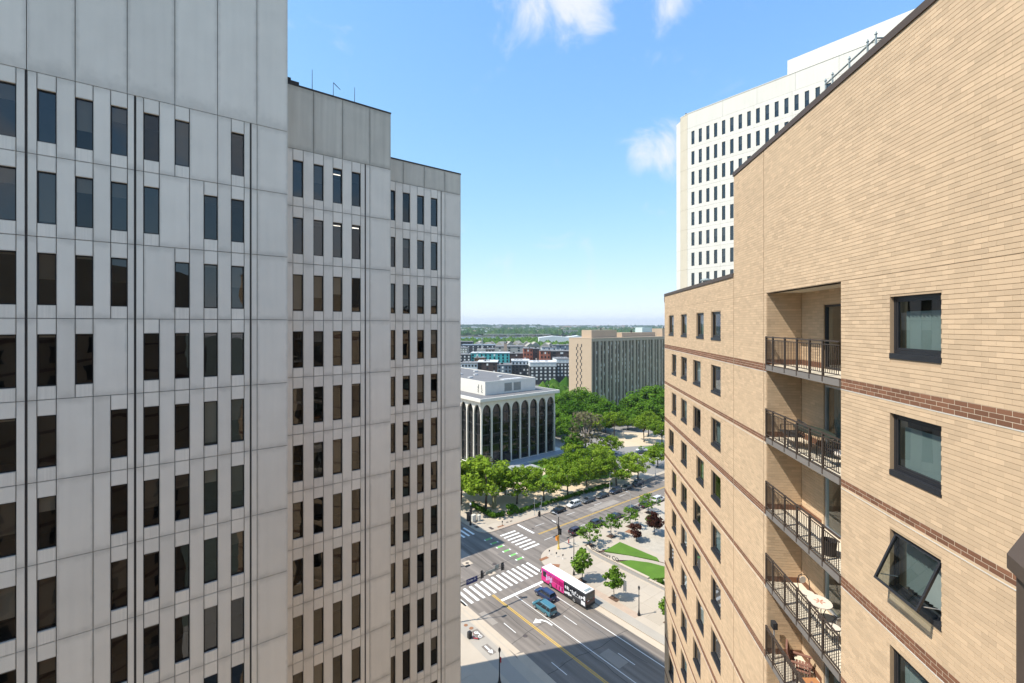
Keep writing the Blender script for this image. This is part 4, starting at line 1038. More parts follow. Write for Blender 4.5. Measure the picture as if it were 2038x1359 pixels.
row = [(77.1,109.3,15.5,1.0),(86.6,106.9,10.5,1.1),(94.6,103.8,10,1.1),(103.4,102.5,10.5,1.1),(113.5,103.9,9.5,1.1),(122.2,98.8,10,1.15),(132.1,97.7,9.6,1.1)]
for k, (u, v, h, w) in enumerate(row): tree('locust', u, v, h, 'light green street tree, %s from the corner hedge in the row behind the parked cars' % ordn[k], 'street trees behind the parked cars', k, w)
back = [(73.5,117,13,'bright green tree half hidden by the office block edge'),(80.5,121,12,'bright green tree before the left columns of the arcaded building'),(109,113,9,'light green tree before the terrace steps'),(119,110.5,10,'olive green tree behind the middle parked cars'),(127,107,10,'light green tree behind the dark car farthest up the street'),(97.5,114,8,'small green tree on the sandy plaza'),(88.5,115,9,'green tree at the middle of the sandy plaza')]
for k, (u, v, h, l) in enumerate(back): tree('locust', u, v, h, l, 'trees on the plaza', k+1, 1.15)
tree('dry', 88.5, 128, 10, 'half bare tree with grey twigs before the arcade columns')
tree('dry', 141.5, 130.3, 19, 'large sparse grey brown tree beside the arcaded building', None, 0, .95)
for k, (u, v, h, l) in enumerate([(129,125,8,'bright green bushy tree at the podium corner'),(136,131,9,'dark bushy tree beside the podium end'),(150,102,9.5,'round green tree at the car park entrance by the brick wall edge'),(137,121,7.5,'small green tree on the strip by the car park'),(146,121,9,'green tree under the large sparse tree'),(133,114,8.5,'leafy tree between the row and the podium lawn')]): tree('dense' if k in (1,) else 'locust', u, v, h, l, 'trees by the car park', k, 1.1)
for k, (u, v, h) in enumerate([(174,142,12.5),(177,127.5,12),(176.5,117.9,11.5),(188,133,12),(166,150,12)]): tree('umbrella', u, v, h, ['broad flat-topped tree standing highest on the park walk','broad flat-topped tree standing alone on the sandy park walk','broad flat-topped tree against the brick wall edge above the white car','broad flat-topped tree behind the lone one on the walk','broad flat-topped tree behind the sparse tree'][k], 'flat-topped park trees', k, 1.0)
grove = [(1106,222,12),(1112,255,13),(1120,232,13),(1128,214,12),(1133,262,15.5),(1141,235,14),(1155,268,16.5),(1163,238,13),(1172,262,14.5),(1184,234,12),(1193,258,13),(1205,228,11),(1211,250,11.5),(1228,245,10),(1247,262,11),(1250,234,10.5),(1263,260,13.5),(1275,240,12),(1286,270,17),(1298,245,13.5),(1309,268,17.5),(1319,250,15),(1331,262,16),(1340,238,13)]
for k, (px, Y, h) in enumerate(grove):
    X = (px-1019)/928*Y; u = X*AX+Y*AY; v = -X*AY+Y*AX
    tree('dense', u, v, h, 'dark green tree in the grove before the tan slab, %s counting from the arcaded building' % ordn[k], 'grove before the slab of flats', k, 1.12)
for k, (u, v, h) in enumerate([(84,75.9,5.4),(91.8,75.9,5.6),(100.1,76.4,5.2),(111.7,78.9,5.4)]):
    tree('airy', u, v, h, 'airy young tree in a mulch square, %s from the yellow signal pole' % ordn[k], 'young trees along the park kerb', k, 1.25)
    onp('tree_pit', rect(u-1.0, u+1.0, v-1.0, v+.9), .02, 'mulch')
onp('tree_pit', [(96.8,73.8),(98.9,73.9),(98.6,75.6),(96.4,75.4)], .02, 'rust')
for k, (u, v, h, l) in enumerate([(71.1,66.4,6.6,'slim young tree on the pavement behind the bus roof'),(71.3,58.2,6.2,'slim young tree with a white tag on the pavement past the bus rear'),(73.0,47.2,5.6,'slim young tree cut by the brick wall near the acorn lamp')]):
    t = tree('young', u, v, h, l, 'pavement trees by the bus', k); onp('tree_pit', rect(u-.6, u+.6, v-1, v+1), .03, 'mulch')
for k, (u, v, h, l) in enumerate([(94.8,70.5,4.6,'dark purple-leaved tree just behind the upper lawn tip'),(101.2,69.9,5.6,'taller purple-leaved tree behind the first one'),(101.5,63.5,4.4,'purple-leaved tree at the brick wall edge')]): tree('purple', u, v, h, l, 'purple trees in the pocket park', k, 1.1)
def hedge(name, label, pts, h, size, per, lm='hedge', group=None, rad=.45):
    c = pts[0]; cl = []
    for (a, b) in zip(pts, pts[1:]):
        L_ = math.hypot(b[0]-a[0], b[1]-a[1]); n = max(2, int(L_/.55))
        for k in range(n):
            t = k/n
            for j in range(2): cl.append((a[0]+(b[0]-a[0])*t-c[0]+random.uniform(-.45,.45), a[1]+(b[1]-a[1])*t-c[1]+random.uniform(-.45,.45), random.uniform(.35, .75)*h, rad*random.uniform(.8,1.3)))
    r = place(name, label, 'hedge', c[0], c[1], KZ, 0, group); obj('foliage', leaf_cloud('foliage', cl, per, size, LEAF[lm]), r)
    m = MB()
    for q in cl[::6]: m.tube((q[0], q[1], 0), (q[0], q[1], q[2]), .03, .02, 5)
    m.build('stems', M['bark'], r)
hedge('hedge', 'bright clipped hedge around the plaza corner by the signal cabinet', [(75.2,113.5),(75.0,103.2),(78.5,102.2)], 1.5, .3, 60, rad=.6)
hedge('hedge', 'dark low hedge along the pavement behind the parked cars', [(79.5,101.6),(92,101.0),(106,100.4),(121,99.6)], 1.2, .3, 44, 'dense')
hedge('shrub', 'rounded green shrub between the corner hedge and the white pole', [(80.5,102.6),(82.8,102.2)], 2.8, .35, 110, rad=.9)
hedge('shrub', 'round green shrub at the brick wall edge behind the purple trees', [(106,74),(107,74.5)], 2.2, .35, 140, rad=1.0)
hedge('shrub', 'low green shrubs at the end of the retaining wall', [(83,56.2),(84,54),(85,51)], 1.0, .3, 50)
hedge('shrub', 'loose shrubs on the terrace lawn beside the podium', [(120,129),(127,127),(134,126)], 1.2, .35, 40)
hedge('shrub', 'shrubs in front of the arcade left end', [(84,133),(92,132),(98,131)], 1.8, .4, 50, 'locust')
for o in [bpy.data.objects.get('sh')] : pass

# ================================================================== vehicles
M['car_glass'] = mat('car glass', (.012,.015,.02), .06, var=0, fine=0, spec=.9)
M['tyre'] = mat('tyre rubber', (.018,.018,.018), .9, fine=0)
M['rim'] = mat('alloy rim', (.55,.56,.57), .3, metal=.6, fine=0)
M['lamp_red'] = mat('tail lamp', (.38,.012,.02), .25, fine=0, spec=.6)
M['lamp_white'] = mat('head lamp', (.75,.76,.78), .15, fine=0, spec=.7)
M['plate'] = mat('number plate', (.7,.7,.7), .5)
M['trim'] = mat('black plastic trim', (.025,.025,.027), .6, fine=0)
wheel_cache = {}
def wheel(parent, x, y, r, w, out):
    k = (r, w, out)
    if k not in wheel_cache:
        t = MB(); prof = [(r*.6,-w/2),(r*.93,-w/2),(r,-w*.3),(r,w*.3),(r*.93,w/2),(r*.6,w/2)]
        t.loft([[(z, rr_*math.cos(6.2832*i/20), rr_*math.sin(6.2832*i/20)) for i in range(20)] for rr_, z in prof])
        q = MB(); xo = out*(w/2+.006)
        for i in range(5):
            a = 6.2832*i/5; q.tube((xo*.9, 0, 0), (xo*.9, r*.58*math.cos(a), r*.58*math.sin(a)), .05, .045, 5)
        q.loft([[(xo*s_, rr_*math.cos(6.2832*i/16), rr_*math.sin(6.2832*i/16)) for i in range(16)] for rr_, s_ in ((r*.64,.8),(r*.62,1.0),(r*.54,.96),(r*.52,.7))])
        wheel_cache[k] = (t.mesh('tyre', M['tyre'], True), q.mesh('rim', M['rim']))
    a, b = wheel_cache[k]
    o = bpy.data.objects.new('wheel', None); COL.objects.link(o); o.parent = parent; o.location = (x, y, r); o.empty_display_size = .1
    obj('tyre', a, o); obj('rim', b, o)
SHAPES = {
 'sedan': dict(L=4.75, W=1.84, st=[(-.5,.40,.74,.86),(-.48,.24,.93,.95),(-.40,.20,1.0,1),(-.12,.19,.97,1),(.18,.19,.95,1),(.36,.19,.88,1),(.46,.22,.76,.95),(.495,.34,.62,.84)], belt=.93, roof=1.45, gh=(-.42,-.24,.05,.25)),
 'suv': dict(L=4.65, W=1.88, st=[(-.5,.42,.90,.90),(-.485,.30,1.10,.97),(-.42,.24,1.12,1),(-.12,.23,1.08,1),(.20,.23,1.06,1),(.38,.23,1.0,.99),(.465,.26,.88,.95),(.495,.38,.74,.86)], belt=1.05, roof=1.68, gh=(-.485,-.42,.07,.27)),
 'van': dict(L=5.0, W=1.95, st=[(-.5,.40,.92,.92),(-.49,.28,1.08,.98),(-.42,.22,1.10,1),(-.1,.21,1.05,1),(.22,.21,1.02,1),(.38,.21,.95,.99),(.465,.25,.82,.95),(.495,.36,.68,.84)], belt=1.04, roof=1.74, gh=(-.49,-.46,.10,.33))}
def car(name, label, kind, col, u, v, rz, group=None, z=.0, roofbars=False):
    S = SHAPES[kind]; L_, W_ = S['L'], S['W']; hw = W_/2
    r = place(name, label, 'van' if kind == 'van' else 'car', u, v, z, rz, group)
    body = M.setdefault('paint_%.3f_%.3f_%.3f' % col, paint('car paint', col, .28, .8))
    def ring_(y, zb, zt, k):
        h = hw*k; return [(-h*.86,y,zb),(-h*.99,y,zb+.2),(-h,y,zt*.62+zb*.38),(-h*.95,y,zt-.07),(-h*.80,y,zt),(h*.80,y,zt),(h*.95,y,zt-.07),(h,y,zt*.62+zb*.38),(h*.99,y,zb+.2),(h*.86,y,zb)]
    b = MB(); b.loft([ring_(y*L_, zb, zt, k) for y, zb, zt, k in S['st']][::-1]); b.build('body', body, r, smooth=False)
    y0, y1, y2, y3 = [q*L_ for q in S['gh']]; zb, zt = S['belt']-.03, S['roof']; wb, wt = hw*.90, hw*.70
    def pt(t_y0, t_y1, s, f): return None
    g = MB(); lo = [(-wb,y0,zb),(wb,y0,zb),(wb,y3,zb),(-wb,y3,zb)]; hi = [(-wt,y1,zt-.06),(wt,y1,zt-.06),(wt,y2,zt-.06),(-wt,y2,zt-.06)]
    g.loft([lo, hi]); g.build('windows', M['car_glass'], r)
    rf = MB(); e = .05
    rf.loft([[(-wt-e,y1-e,zt-.07),(wt+e,y1-e,zt-.07),(wt+e,y2+e,zt-.07),(-wt-e,y2+e,zt-.07)], [(-wt-.01,y1,zt-.02),(wt+.01,y1,zt-.02),(wt+.01,y2,zt-.02),(-wt-.01,y2,zt-.02)], [(-wt*.8,y1+.15,zt),(wt*.8,y1+.15,zt),(wt*.8,y2-.1,zt),(-wt*.8,y2-.1,zt)]]); rf.build('roof', body, r)
    pl = MB()
    for i in range(4): pl.tube(lo[i], hi[i], .055, .05, 5)
    for s_ in (-1, 1):
        for t in ((.42,.40) if kind == 'sedan' else (.36,.36)), (((.72,.75)) if kind != 'sedan' else (.80,.95)):
            pl.tube((s_*wb, y3+(y0-y3)*t[0], zb), (s_*wt, y2+(y1-y2)*t[1], zt-.06), .045, .045, 5)
    pl.build('pillar', body, r)
    if roofbars or kind != 'sedan':
        rb = MB()
        for s_ in (-1, 1): rb.tube((s_*wt*.93, y1+.2, zt+.04), (s_*wt*.93, y2-.2, zt+.04), .022, .022, 5)
        rb.build('roof_rail', M['alu'] if kind == 'van' else M['trim'], r)
    rw = .335 if kind == 'sedan' else .36
    for s_ in (-1, 1):
        for yy in (-.29, .31): wheel(r, s_*(hw-.10), yy*L_, rw, .22, s_)
        ar = MB()
        for yy in (-.29, .31): ar.loft([[(s_*(hw+.004), yy*L_+(rw+.07)*math.cos(math.pi*i/10), rw+(rw+.07)*math.sin(math.pi*i/10)) for i in range(11)], [(s_*(hw-.05), yy*L_+(rw+.07)*math.cos(math.pi*i/10), rw+(rw+.07)*math.sin(math.pi*i/10)) for i in range(11)]], False)
        ar.build('wheel_arch', M['trim'], r)
        zt_ = S['st'][1][2]; tl = MB(); tl.box(s_*hw*.60 if s_ > 0 else -hw*.93, hw*.93 if s_ > 0 else -hw*.60, -.497*L_-.0, -.47*L_, zt_-.28, zt_-.09); tl.build('tail_light', M['lamp_red'], r)
        hl = MB(); zf = S['st'][-2][2]; hl.box(s_*hw*.55 if s_ > 0 else -hw*.88, hw*.88 if s_ > 0 else -hw*.55, .455*L_, .487*L_, zf-.2, zf-.06); hl.build('headlight', M['lamp_white'], r)
        mi = MB(); mi.box(s_*hw if s_ > 0 else -hw-.2, hw+.2 if s_ > 0 else -hw, y3-.35, y3-.22, zb+.02, zb+.17); mi.build('mirror', body, r)
    for yy, nm in ((-.502, 'bumper'), (.488, 'bumper')):
        bp = MB(); bp.box(-hw*.82, hw*.82, yy*L_-.03, yy*L_+.06, .34, .56); o = bp.build(nm, M['trim'], r)
        MB().box(-.24, .24, yy*L_-.04 if yy < 0 else yy*L_+.061, yy*L_-.031 if yy < 0 else yy*L_+.07, .42, .54).build('number_plate', M['plate'], o)
    return r
BLK, GRY, WHT, NVY, SIL, DGR = (.012,.012,.014), (.09,.10,.115), (.68,.68,.67), (.014,.022,.05), (.32,.33,.34), (.035,.04,.045)
far = [(92.2,95.2,'sedan',BLK,'black sedan parked at the far kerb, nearest the crossing'),(98.6,95.3,'suv',WHT,'white crossover parked at the far kerb behind the black sedan'),(104.6,95.2,'sedan',GRY,'grey sedan parked behind the white crossover'),(110.8,95.1,'sedan',DGR,'dark sedan parked behind the grey sedan at the far kerb'),(117.0,95.0,'suv',NVY,'dark blue crossover parked beside the grey lamp post'),(122.6,94.9,'sedan',DGR,'dark grey sedan parked second to last at the far kerb'),(128.0,94.9,'suv',NVY,'dark blue crossover parked last at the far kerb, in tree shade')]
for u, v, k, c, l in far: car('parked_car', l, k, c, u, v, R(90), 'cars parked along the far kerb')
near = [(86.6,82.6,'suv',(.03,.012,.02),'dark maroon crossover parked at the park kerb, nearest the signal pole'),(94.2,82.5,'suv',BLK,'black crossover parked behind the maroon one at the park kerb'),(101.8,82.4,'sedan',BLK,'black sedan parked third at the park kerb'),(109.2,82.5,'suv',DGR,'dark car parked fourth at the park kerb behind a young tree'),(115.2,82.4,'sedan',BLK,'black sedan parked next to last at the park kerb'),(121.6,82.4,'suv',WHT,'white crossover parked last at the park kerb by the brick wall')]
for u, v, k, c, l in near: car('parked_car', l, k, c, u, v, R(-90), 'cars parked along the park kerb')
car('passenger_car', 'dark blue crossover waiting beside the pink bus', 'suv', (.012,.03,.095), 61.4, 67.0, 0)
car('minivan', 'teal blue minivan waiting behind the stop line in the inner lane', 'van', (.045,.16,.21), 58.4, 64.0, 0)
for k, (u, v, kk, c, l, rz) in enumerate([(163.5,119,'sedan',WHT,'white car with dark windows in the car park by the lone tree',R(60)),(160.2,117.0,'sedan',DGR,'dark car beside the white one in the car park',R(60)),(150.5,124,'sedan',WHT,'white car half hidden by trees in the car park',R(80)),(146,136,'sedan',(.12,.012,.012),'red car behind the sparse tree in the car park',R(0)),(152,133,'suv',DGR,'dark car behind the sparse tree in the car park',R(0)),(148,112,'suv',BLK,'dark car in shade at the car park entrance',R(90)),(140,140,'suv',SIL,'silver car at the podium end',R(0)),(144,143,'suv',WHT,'white car at the podium end',R(0))]):
    car('parked_car', l, kk, c, u, v, rz, 'cars in the car park', KZ+.02)

def bus():
    L_, W_, H_ = 12.3, 2.55, 3.1; hw = W_/2; y0, y1 = -L_/2, L_/2
    r = place('city_bus', 'city bus with white roof, pink front half and black rear half', 'bus', 65.75, 65.45, 0, 0)
    blk = paint('bus black wrap', (.025,.027,.033), .35, .3); pink = paint('bus pink wrap', (.62,.022,.21), .4, .3); pink2 = paint('bus bright pink', (.78,.10,.36), .4, .3); purple = paint('bus purple wrap', (.30,.03,.28), .4, .3); lil = paint('bus lilac print', (.62,.42,.72), .4); white = paint('bus white', (.80,.79,.77), .45, .2); wtx = paint('bus white print', (.75,.76,.8), .5, 0); dk = paint('bus dark pink print', (.22,.01,.08), .4, 0)
    ys = -.4                                           # where the wrap changes colour
    def shell(a, b, m, nm, taper=0):
        q = MB(); q.loft([[(-hw,a,.35),(hw,a,.35),(hw,a,H_-.3),(hw-.12,a,H_-.12),(-hw+.12,a,H_-.12),(-hw,a,H_-.3)], [(-hw+taper,b,.35+taper),(hw-taper,b,.35+taper),(hw-taper,b,H_-.35),(hw-.15,b,H_-.12),(-hw+.15,b,H_-.12),(-hw+taper,b,H_-.35)]][::-1]); return q.build(nm, m, r)
    shell(y0, ys, blk, 'rear_body'); shell(ys+.004, y1, pink, 'front_body', .06)
    rf = MB(); rf.loft([[(-hw+.10,y0+.05,H_-.12),(hw-.10,y0+.05,H_-.12),(hw-.10,y1-.1,H_-.12),(-hw+.10,y1-.1,H_-.12)], [(-hw+.22,y0+.15,H_),(hw-.22,y0+.15,H_),(hw-.22,y1-.25,H_),(-hw+.22,y1-.25,H_)]]); ro = rf.build('roof', white, r)
    for yy in (-3.4, .6, 3.6): MB().box(-.35, .35, yy-.35, yy+.35, H_, H_+.06).build('roof_hatch', wtx, ro)
    MB().box(-.9, .75, y0+.3, y0+.85, H_, H_+.12).build('engine_vent', M['galv'], ro)
    # left flank: windows, prints
    def side(nm, m, a, b, z0, z1, d=.006, s_=-1): return MB().box(-hw-d if s_ < 0 else hw-.01, -hw+.01 if s_ < 0 else hw+d, a, b, z0, z1).build(nm, m, r)
    for s_ in (-1, 1):
        yy = y0+.5
        while yy < ys-.3: side('window', M['car_glass'], yy, min(yy+1.35, ys-.1), 1.52, 2.45, .004, s_); yy += 1.45
        yy = ys+.2
        while yy < y1-2.4: side('window', paint('wrapped window', (.40,.012,.13), .25, .5) if s_ < 0 else M['car_glass'], yy, yy+1.3, 1.55, 2.42, .004, s_); yy += 1.42
        side('driver_window', M['car_glass'], y1-1.45, y1-.55, 1.5, 2.55, .006, s_)
        side('roof_line', purple if s_ < 0 else pink, y1-4.2, y1-.2, 2.56, 2.8, .005, s_)
        side('skirt', M['trim'], y0+.1, y1-.2, .33, .47, .008, s_)
    rr = random.Random(5)
    for k in range(5): side('lilac_print', lil, y1-1.75-k*.38, y1-1.5-k*.38, 1.0+.15*(k % 3), 2.1-.2*(k % 2), .009)
    for k, (a, wd, m) in enumerate(((y1-4.35,.34,dk),(y1-4.85,.2,pink2),(y1-5.25,.34,dk),(y1-5.65,.16,lil),(y1-6.0,.3,dk),(y1-6.4,.22,pink2))): side('pink_print', m, a-wd, a, .72, 1.38, .009)
    side('pink_band', pink2, ys+.1, y1-1.9, 1.46, 1.53, .010)
    for k in range(11):
        a = ys-.35-k*.46; side('white_print', wtx, a-rr.uniform(.14,.36), a, 1.62+rr.uniform(-.1,.25), 2.1+rr.uniform(-.1,.3), .009)
    for k in range(4): a = ys-.2-k*.5; side('white_print', wtx, a-.42, a, .78+.1*(k % 2), 1.15+.12*(k % 3), .009)
    side('white_panel', wtx, y0+.15, y0+1.15, .62, 1.35, .009); side('white_panel', wtx, y0+.12, y0+.5, 1.6, 2.4, .0095)
    side('stripe', wtx, y0+1.2, ys-2.2, 1.42, 1.47, .010)
    # rear and front
    MB().box(-hw+.2, hw-.2, y0-.02, y0+.02, 1.55, 2.6).build('rear_window', M['car_glass'], r)
    MB().box(-hw+.1, hw-.1, y0-.035, y0, .95, 1.4).build('engine_door', mat('brown engine door', (.10,.06,.05), .6), r)
    MB().box(-hw+.02, hw-.02, y0-.06, y0, .4, .7).build('bumper', M['trim'], r)
    MB().box(-.9, -.3, y0-.04, y0-.02, 1.42, 1.52).build('rear_sign', wtx, r)
    for s_ in (-1, 1):
        MB().box(s_*.95-.12, s_*.95+.12, y0-.05, y0, 1.42, 1.56).build('tail_light', M['lamp_red'], r)
        MB().box(s_*.85-.2, s_*.85+.2, y1-.08, y1+.01, .75, .95).build('headlight', M['lamp_white'], r)
        for yy in (-L_/2+3.0, L_/2-2.75): wheel(r, s_*(hw-.14), yy, .49, .3, s_)
        MB().box(s_*(hw+.02) if s_ > 0 else -hw-.25, hw+.25 if s_ > 0 else -hw-.02, y1+.0, y1+.12, 2.0, 2.4).build('mirror', M['trim'], r)
    MB().box(-hw+.15, hw-.15, y1-.06, y1+.012, 1.35, 2.5).build('windscreen', M['car_glass'], r)
    MB().box(-hw+.35, hw-.35, y1-.06, y1+.015, 2.55, 2.8).build('destination_sign', M['trim'], r)
bus()

# ================================================================== street furniture
def signal_head(parent, x, y, z, rz=0, n=3, m='black_metal'):
    o = MB().box(-.19, .19, -.16, .16, -.55*n/3, .55*n/3).build('signal_head', M[m], parent, (x, y, z), rz)
    v = MB(); 
    for k in range(n): zz = (k-(n-1)/2)*.34; v.tube((0,-.16,zz), (0,-.36,zz), .15, .13, 10)
    v.build('visor', M[m], o); bp = MB(); bp.box(-.3, .3, .1, .13, -.75*n/3, .75*n/3); bp.build('backplate', M['black_metal'], o); return o
def mast_near():
    r = place('traffic_signal', 'black mast arm over the near crosswalk with signal heads and a blue street sign', 'traffic signal', 43.0, 71.2, KZ)
    m = MB(); m.tube((0,0,0), (0,0,9.5), .16, .11, 10); m.tube((0,0,0), (0,0,.5), .3, .22, 10); m.build('pole', M['black_metal'], r)
    a = MB(); a.tube((0,0,5.9), (11.2,0,6.35), .10, .05, 8); a.build('mast_arm', M['black_metal'], r)
    t = MB(); t.tube((1,0,6.55), (10.9,0,6.75), .03, .03, 5); t.build('cable_rail', M['black_metal'], r)
    signal_head(r, 11.2, 0, 6.45); signal_head(r, 6.4, 0, 6.5, R(20))
    s = MB().box(2.9, 5.3, -.1, -.05, 5.75, 6.75).build('street_sign', M['sign_blue'], r)
    text_obj('lettering', 'Cedar St', .52, M['sign_white'], s, (3.1, -.11, 6.2), (R(90), 0, 0), .004)
    MB().box(7.2, 9.6, -.09, -.05, 6.3, 6.75).build('lane_sign', M['galv'], r); MB().box(9.3, 10.2, -.09, -.05, 6.5, 7.3).build('turn_sign', M['galv'], r)
    l = MB(); l.path([(0,0,9.5),(.6,-.4,9.9),(2.2,-1.2,10.0)], .06, 6); l.box(1.9,2.8,-1.5,-1.1,9.9,10.05); l.build('luminaire', M['black_metal'], r)
mast_near()
def mast_far():
    r = place('traffic_signal', 'signal pole with yellow base and black mast arm at the park corner', 'traffic signal', 76.9, 79.3, KZ)
    MB().tube((0,0,0), (0,0,.5), .32, .3, 10).tube((0,0,.5), (0,0,3.3), .2, .19, 10).build('pole_base', M['signal_yellow'], r)
    MB().tube((0,0,3.3), (0,0,7.6), .13, .09, 8).build('pole', M['black_metal'], r)
    MB().tube((0,0,5.6), (.1,7.0,6.1), .10, .05, 8).build('mast_arm', M['black_metal'], r)
    signal_head(r, .1, 6.9, 6.0, R(-90)); signal_head(r, .35, -.2, 4.0, R(-60)); signal_head(r, .3, .3, 4.9, R(90), 2)
    MB().box(-.75, -.3, -.3, .25, 2.2, 3.3).build('pedestrian_signal', M['orange'], r)
    MB().box(.04, .08, .9, 2.3, 5.75, 6.1).build('street_sign', M['sign_white'], r)
    MB().box(-1.2, -.3, -.1, .0, 3.3, 3.45).build('bracket', M['black_metal'], r)
    l = MB(); l.path([(0,0,7.6),(0,.3,8.0),(-.2,1.3,8.2)], .05, 6); l.box(-.35,-.05,1.1,1.8,8.12,8.25); l.build('luminaire', M['grey_metal'], r)
mast_far()
def acorn(u, v, label):
    r = place('street_lamp', label, 'street lamp', u, v, KZ, 0, 'black acorn street lamps')
    MB().lathe([(.28,0),(.28,.25),(.18,.45),(.12,.9),(.09,1.2),(.065,4.6),(.1,4.65)], 10).build('post', M['black_metal'], r, smooth=True)
    MB().lathe([(.1,4.65),(.19,4.85),(.2,5.05),(.12,5.2),(.08,5.24)], 10).build('globe', mat('smoked lamp globe', (.12,.11,.10), .3), r, smooth=True)
    MB().lathe([(.2,5.06),(.16,5.22),(.05,5.36),(.01,5.5)], 10).build('cap', M['black_metal'], r, smooth=True)
acorn(70.8, 52.1, 'black acorn lamp on the pavement near the brick wall edge'); acorn(41.2, 54.9, 'black acorn lamp in the shade at the bottom of the street')
def gooseneck(u, v, h, label, rz, m='black_metal', arm=1.5):
    r = place('street_lamp', label, 'street lamp', u, v, KZ, rz, None)
    MB().lathe([(.24,0),(.22,.5),(.1,.9),(.075,h-1.0)], 9).build('post', M[m], r)
    a = MB(); pts = [(0,0,h-1.0)] + [(-arm*.5*(1-math.cos(t)), 0, h-1.0+1.0*math.sin(t)) for t in [math.pi*k/16 for k in range(1, 9)]] + [(-arm,0,h-.05)]
    a.path(pts, .05, 6); a.build('arm', M[m], r); MB().box(-arm-.55, -arm+.05, -.12, .12, h-.14, h-.02).build('lamp_head', M[m], r)
gooseneck(71.4, 69.0, 8.5, 'tall black gooseneck street lamp standing behind the bus front', 0)
for (u, v, h, l, rz) in ((117.7,97.8,5.6,'grey lamp post beside the dark parked crossover',R(90)),(141,96.9,6.4,'grey lamp post by the car park entrance',R(90)),(106.2,81.0,6.2,'thin grey lamp post at the park kerb between parked cars',R(-90))):
    gooseneck(u, v, h, l, rz, 'grey_metal', 1.0)
def pole(u, v, h, label, m='grey_metal', cat='pole', sign=None):
    r = place('pole', label, cat, u, v, KZ)
    MB().tube((0,0,0), (0,0,h), .055, .05, 8).build('post', M[m], r); MB().tube((0,0,0), (0,0,.12), .12, .1, 8).build('base', M[m], r)
    MB().box(-.16, .16, -.05, .05, h-.35, h).build('head', M[sign or m], r)
pole(85.2, 97.4, 4.6, 'pale metal pole at the far kerb by the black sedan'); pole(88.3, 98.0, 4.2, 'second pale pole behind the black sedan'); pole(87.2, 97.2, 2.3, 'short parking meter pole beside the black sedan'); pole(74.4, 97.9, 1.1, 'short pedestrian push-button post at the far corner', 'black_metal')
for k, (u, v) in enumerate([(73.4,78.7),(73.9,76.9),(74.4,75.3),(75.0,73.2)]): pole(u, v, 1.05, 'slim white and black delineator post, %s from the yellow signal pole' % ordn[k], 'sign_white', 'post', 'black_metal')
def corner_signal():
    r = place('traffic_signal', 'black signal pole on the far corner beside the white cabinets', 'traffic signal', 67.9, 103.2, KZ)
    MB().lathe([(.34,0),(.32,.4),(.16,1.0),(.12,5.2)], 10).build('pole', M['black_metal'], r); signal_head(r, .2, .2, 3.4, R(180)); MB().lathe([(.1,5.2),(.22,5.4),(.22,5.7),(.05,5.9)], 10).build('lamp_globe', M['sign_white'], r)
corner_signal()
def cabinet(u, v, w, d, h, label, m):
    r = place('signal_cabinet', label, 'cabinet', u, v, KZ, R(8))
    MB().box(-w/2, w/2, -d/2, d/2, .12, h).build('body', M[m], r); MB().box(-w/2-.04, w/2+.04, -d/2-.04, d/2+.04, h, h+.07).build('lid', M[m], r); MB().box(-w/2-.02, w/2+.02, -d/2-.02, d/2+.02, 0, .12).build('plinth', M['concrete2'], r); MB().box(-w/2+.08, w/2-.08, -d/2-.015, -d/2, .25, h-.12).build('door', M[m], r)
M['cabinet'] = mat('cream cabinet paint', (.62,.60,.54), .5)
cabinet(69.8, 104.6, 1.2, .8, 1.7, 'larger cream signal cabinet on the far corner', 'cabinet'); cabinet(71.1, 104.0, .8, .7, 1.5, 'smaller cream signal cabinet on the far corner', 'cabinet'); cabinet(68.8, 105.6, .7, .7, 2.3, 'dark tall kiosk behind the cream cabinets', 'black_metal')
pl = place('stone_pillar', 'square mossy stone pillar behind the bright corner hedge', 'pillar', 79.3, 108.2, KZ); MB().box(-.45, .45, -.45, .45, 0, 3.5).build('shaft', mat('mossy stone', (.25,.24,.13), .9, .2), pl); MB().box(-.55, .55, -.55, .55, 3.5, 3.65).build('cap', mat('mossy cap', (.2,.19,.12), .9), pl)
def hydrant(u, v, label):
    r = place('fire_hydrant', label, 'fire hydrant', u, v, KZ)
    MB().lathe([(.17,0),(.17,.06),(.11,.08),(.11,.55),(.15,.57),(.15,.62),(.10,.74),(.03,.8)], 10).build('barrel', M['red'], r); q = MB(); q.tube((-.2,0,.45),(.2,0,.45),.055,.055,8); q.tube((0,0,.42),(0,-.2,.42),.07,.07,8); q.build('outlet', M['red'], r)
hydrant(81.0, 80.0, 'red fire hydrant on the kerb beside the maroon crossover'); hydrant(44.0, 58.4, 'red fire hydrant in the shade by the cycle path')
def scooter(u, v, label, rz):
    r = place('kick_scooter', label, 'scooter', u, v, KZ+.03, rz)
    MB().box(-.08, .08, -.45, .35, .12, .17).build('deck', M['red'], r); MB().tube((0,.42,.15),(0,.32,1.15),.03,.028,7).build('stem', M['red'], r); MB().tube((-.25,.32,1.15),(.25,.32,1.15),.022,.022,6).build('handlebar', M['black_metal'], r)
    for yy in (-.5, .45): MB().tube((-.03,yy,.11),(.03,yy,.11),.11,.11,12).build('wheel', M['tyre'], r)
scooter(43.9, 65.2, 'red kick scooter parked beside the cycle path marking', R(40))
nb_ = place('litter_bin', 'dark box bin behind the red scooter', 'bin', 43.3, 66.1, KZ+.03); MB().box(-.3, .3, -.3, .3, 0, .95).build('body', M['black_metal'], nb_); MB().loft([[(-.33,-.33,.95),(.33,-.33,.95),(.33,.33,.95),(-.33,.33,.95)],[(-.2,-.2,1.1),(.2,-.2,1.1),(.2,.2,1.1),(-.2,.2,1.1)]]).build('lid', M['black_metal'], nb_)
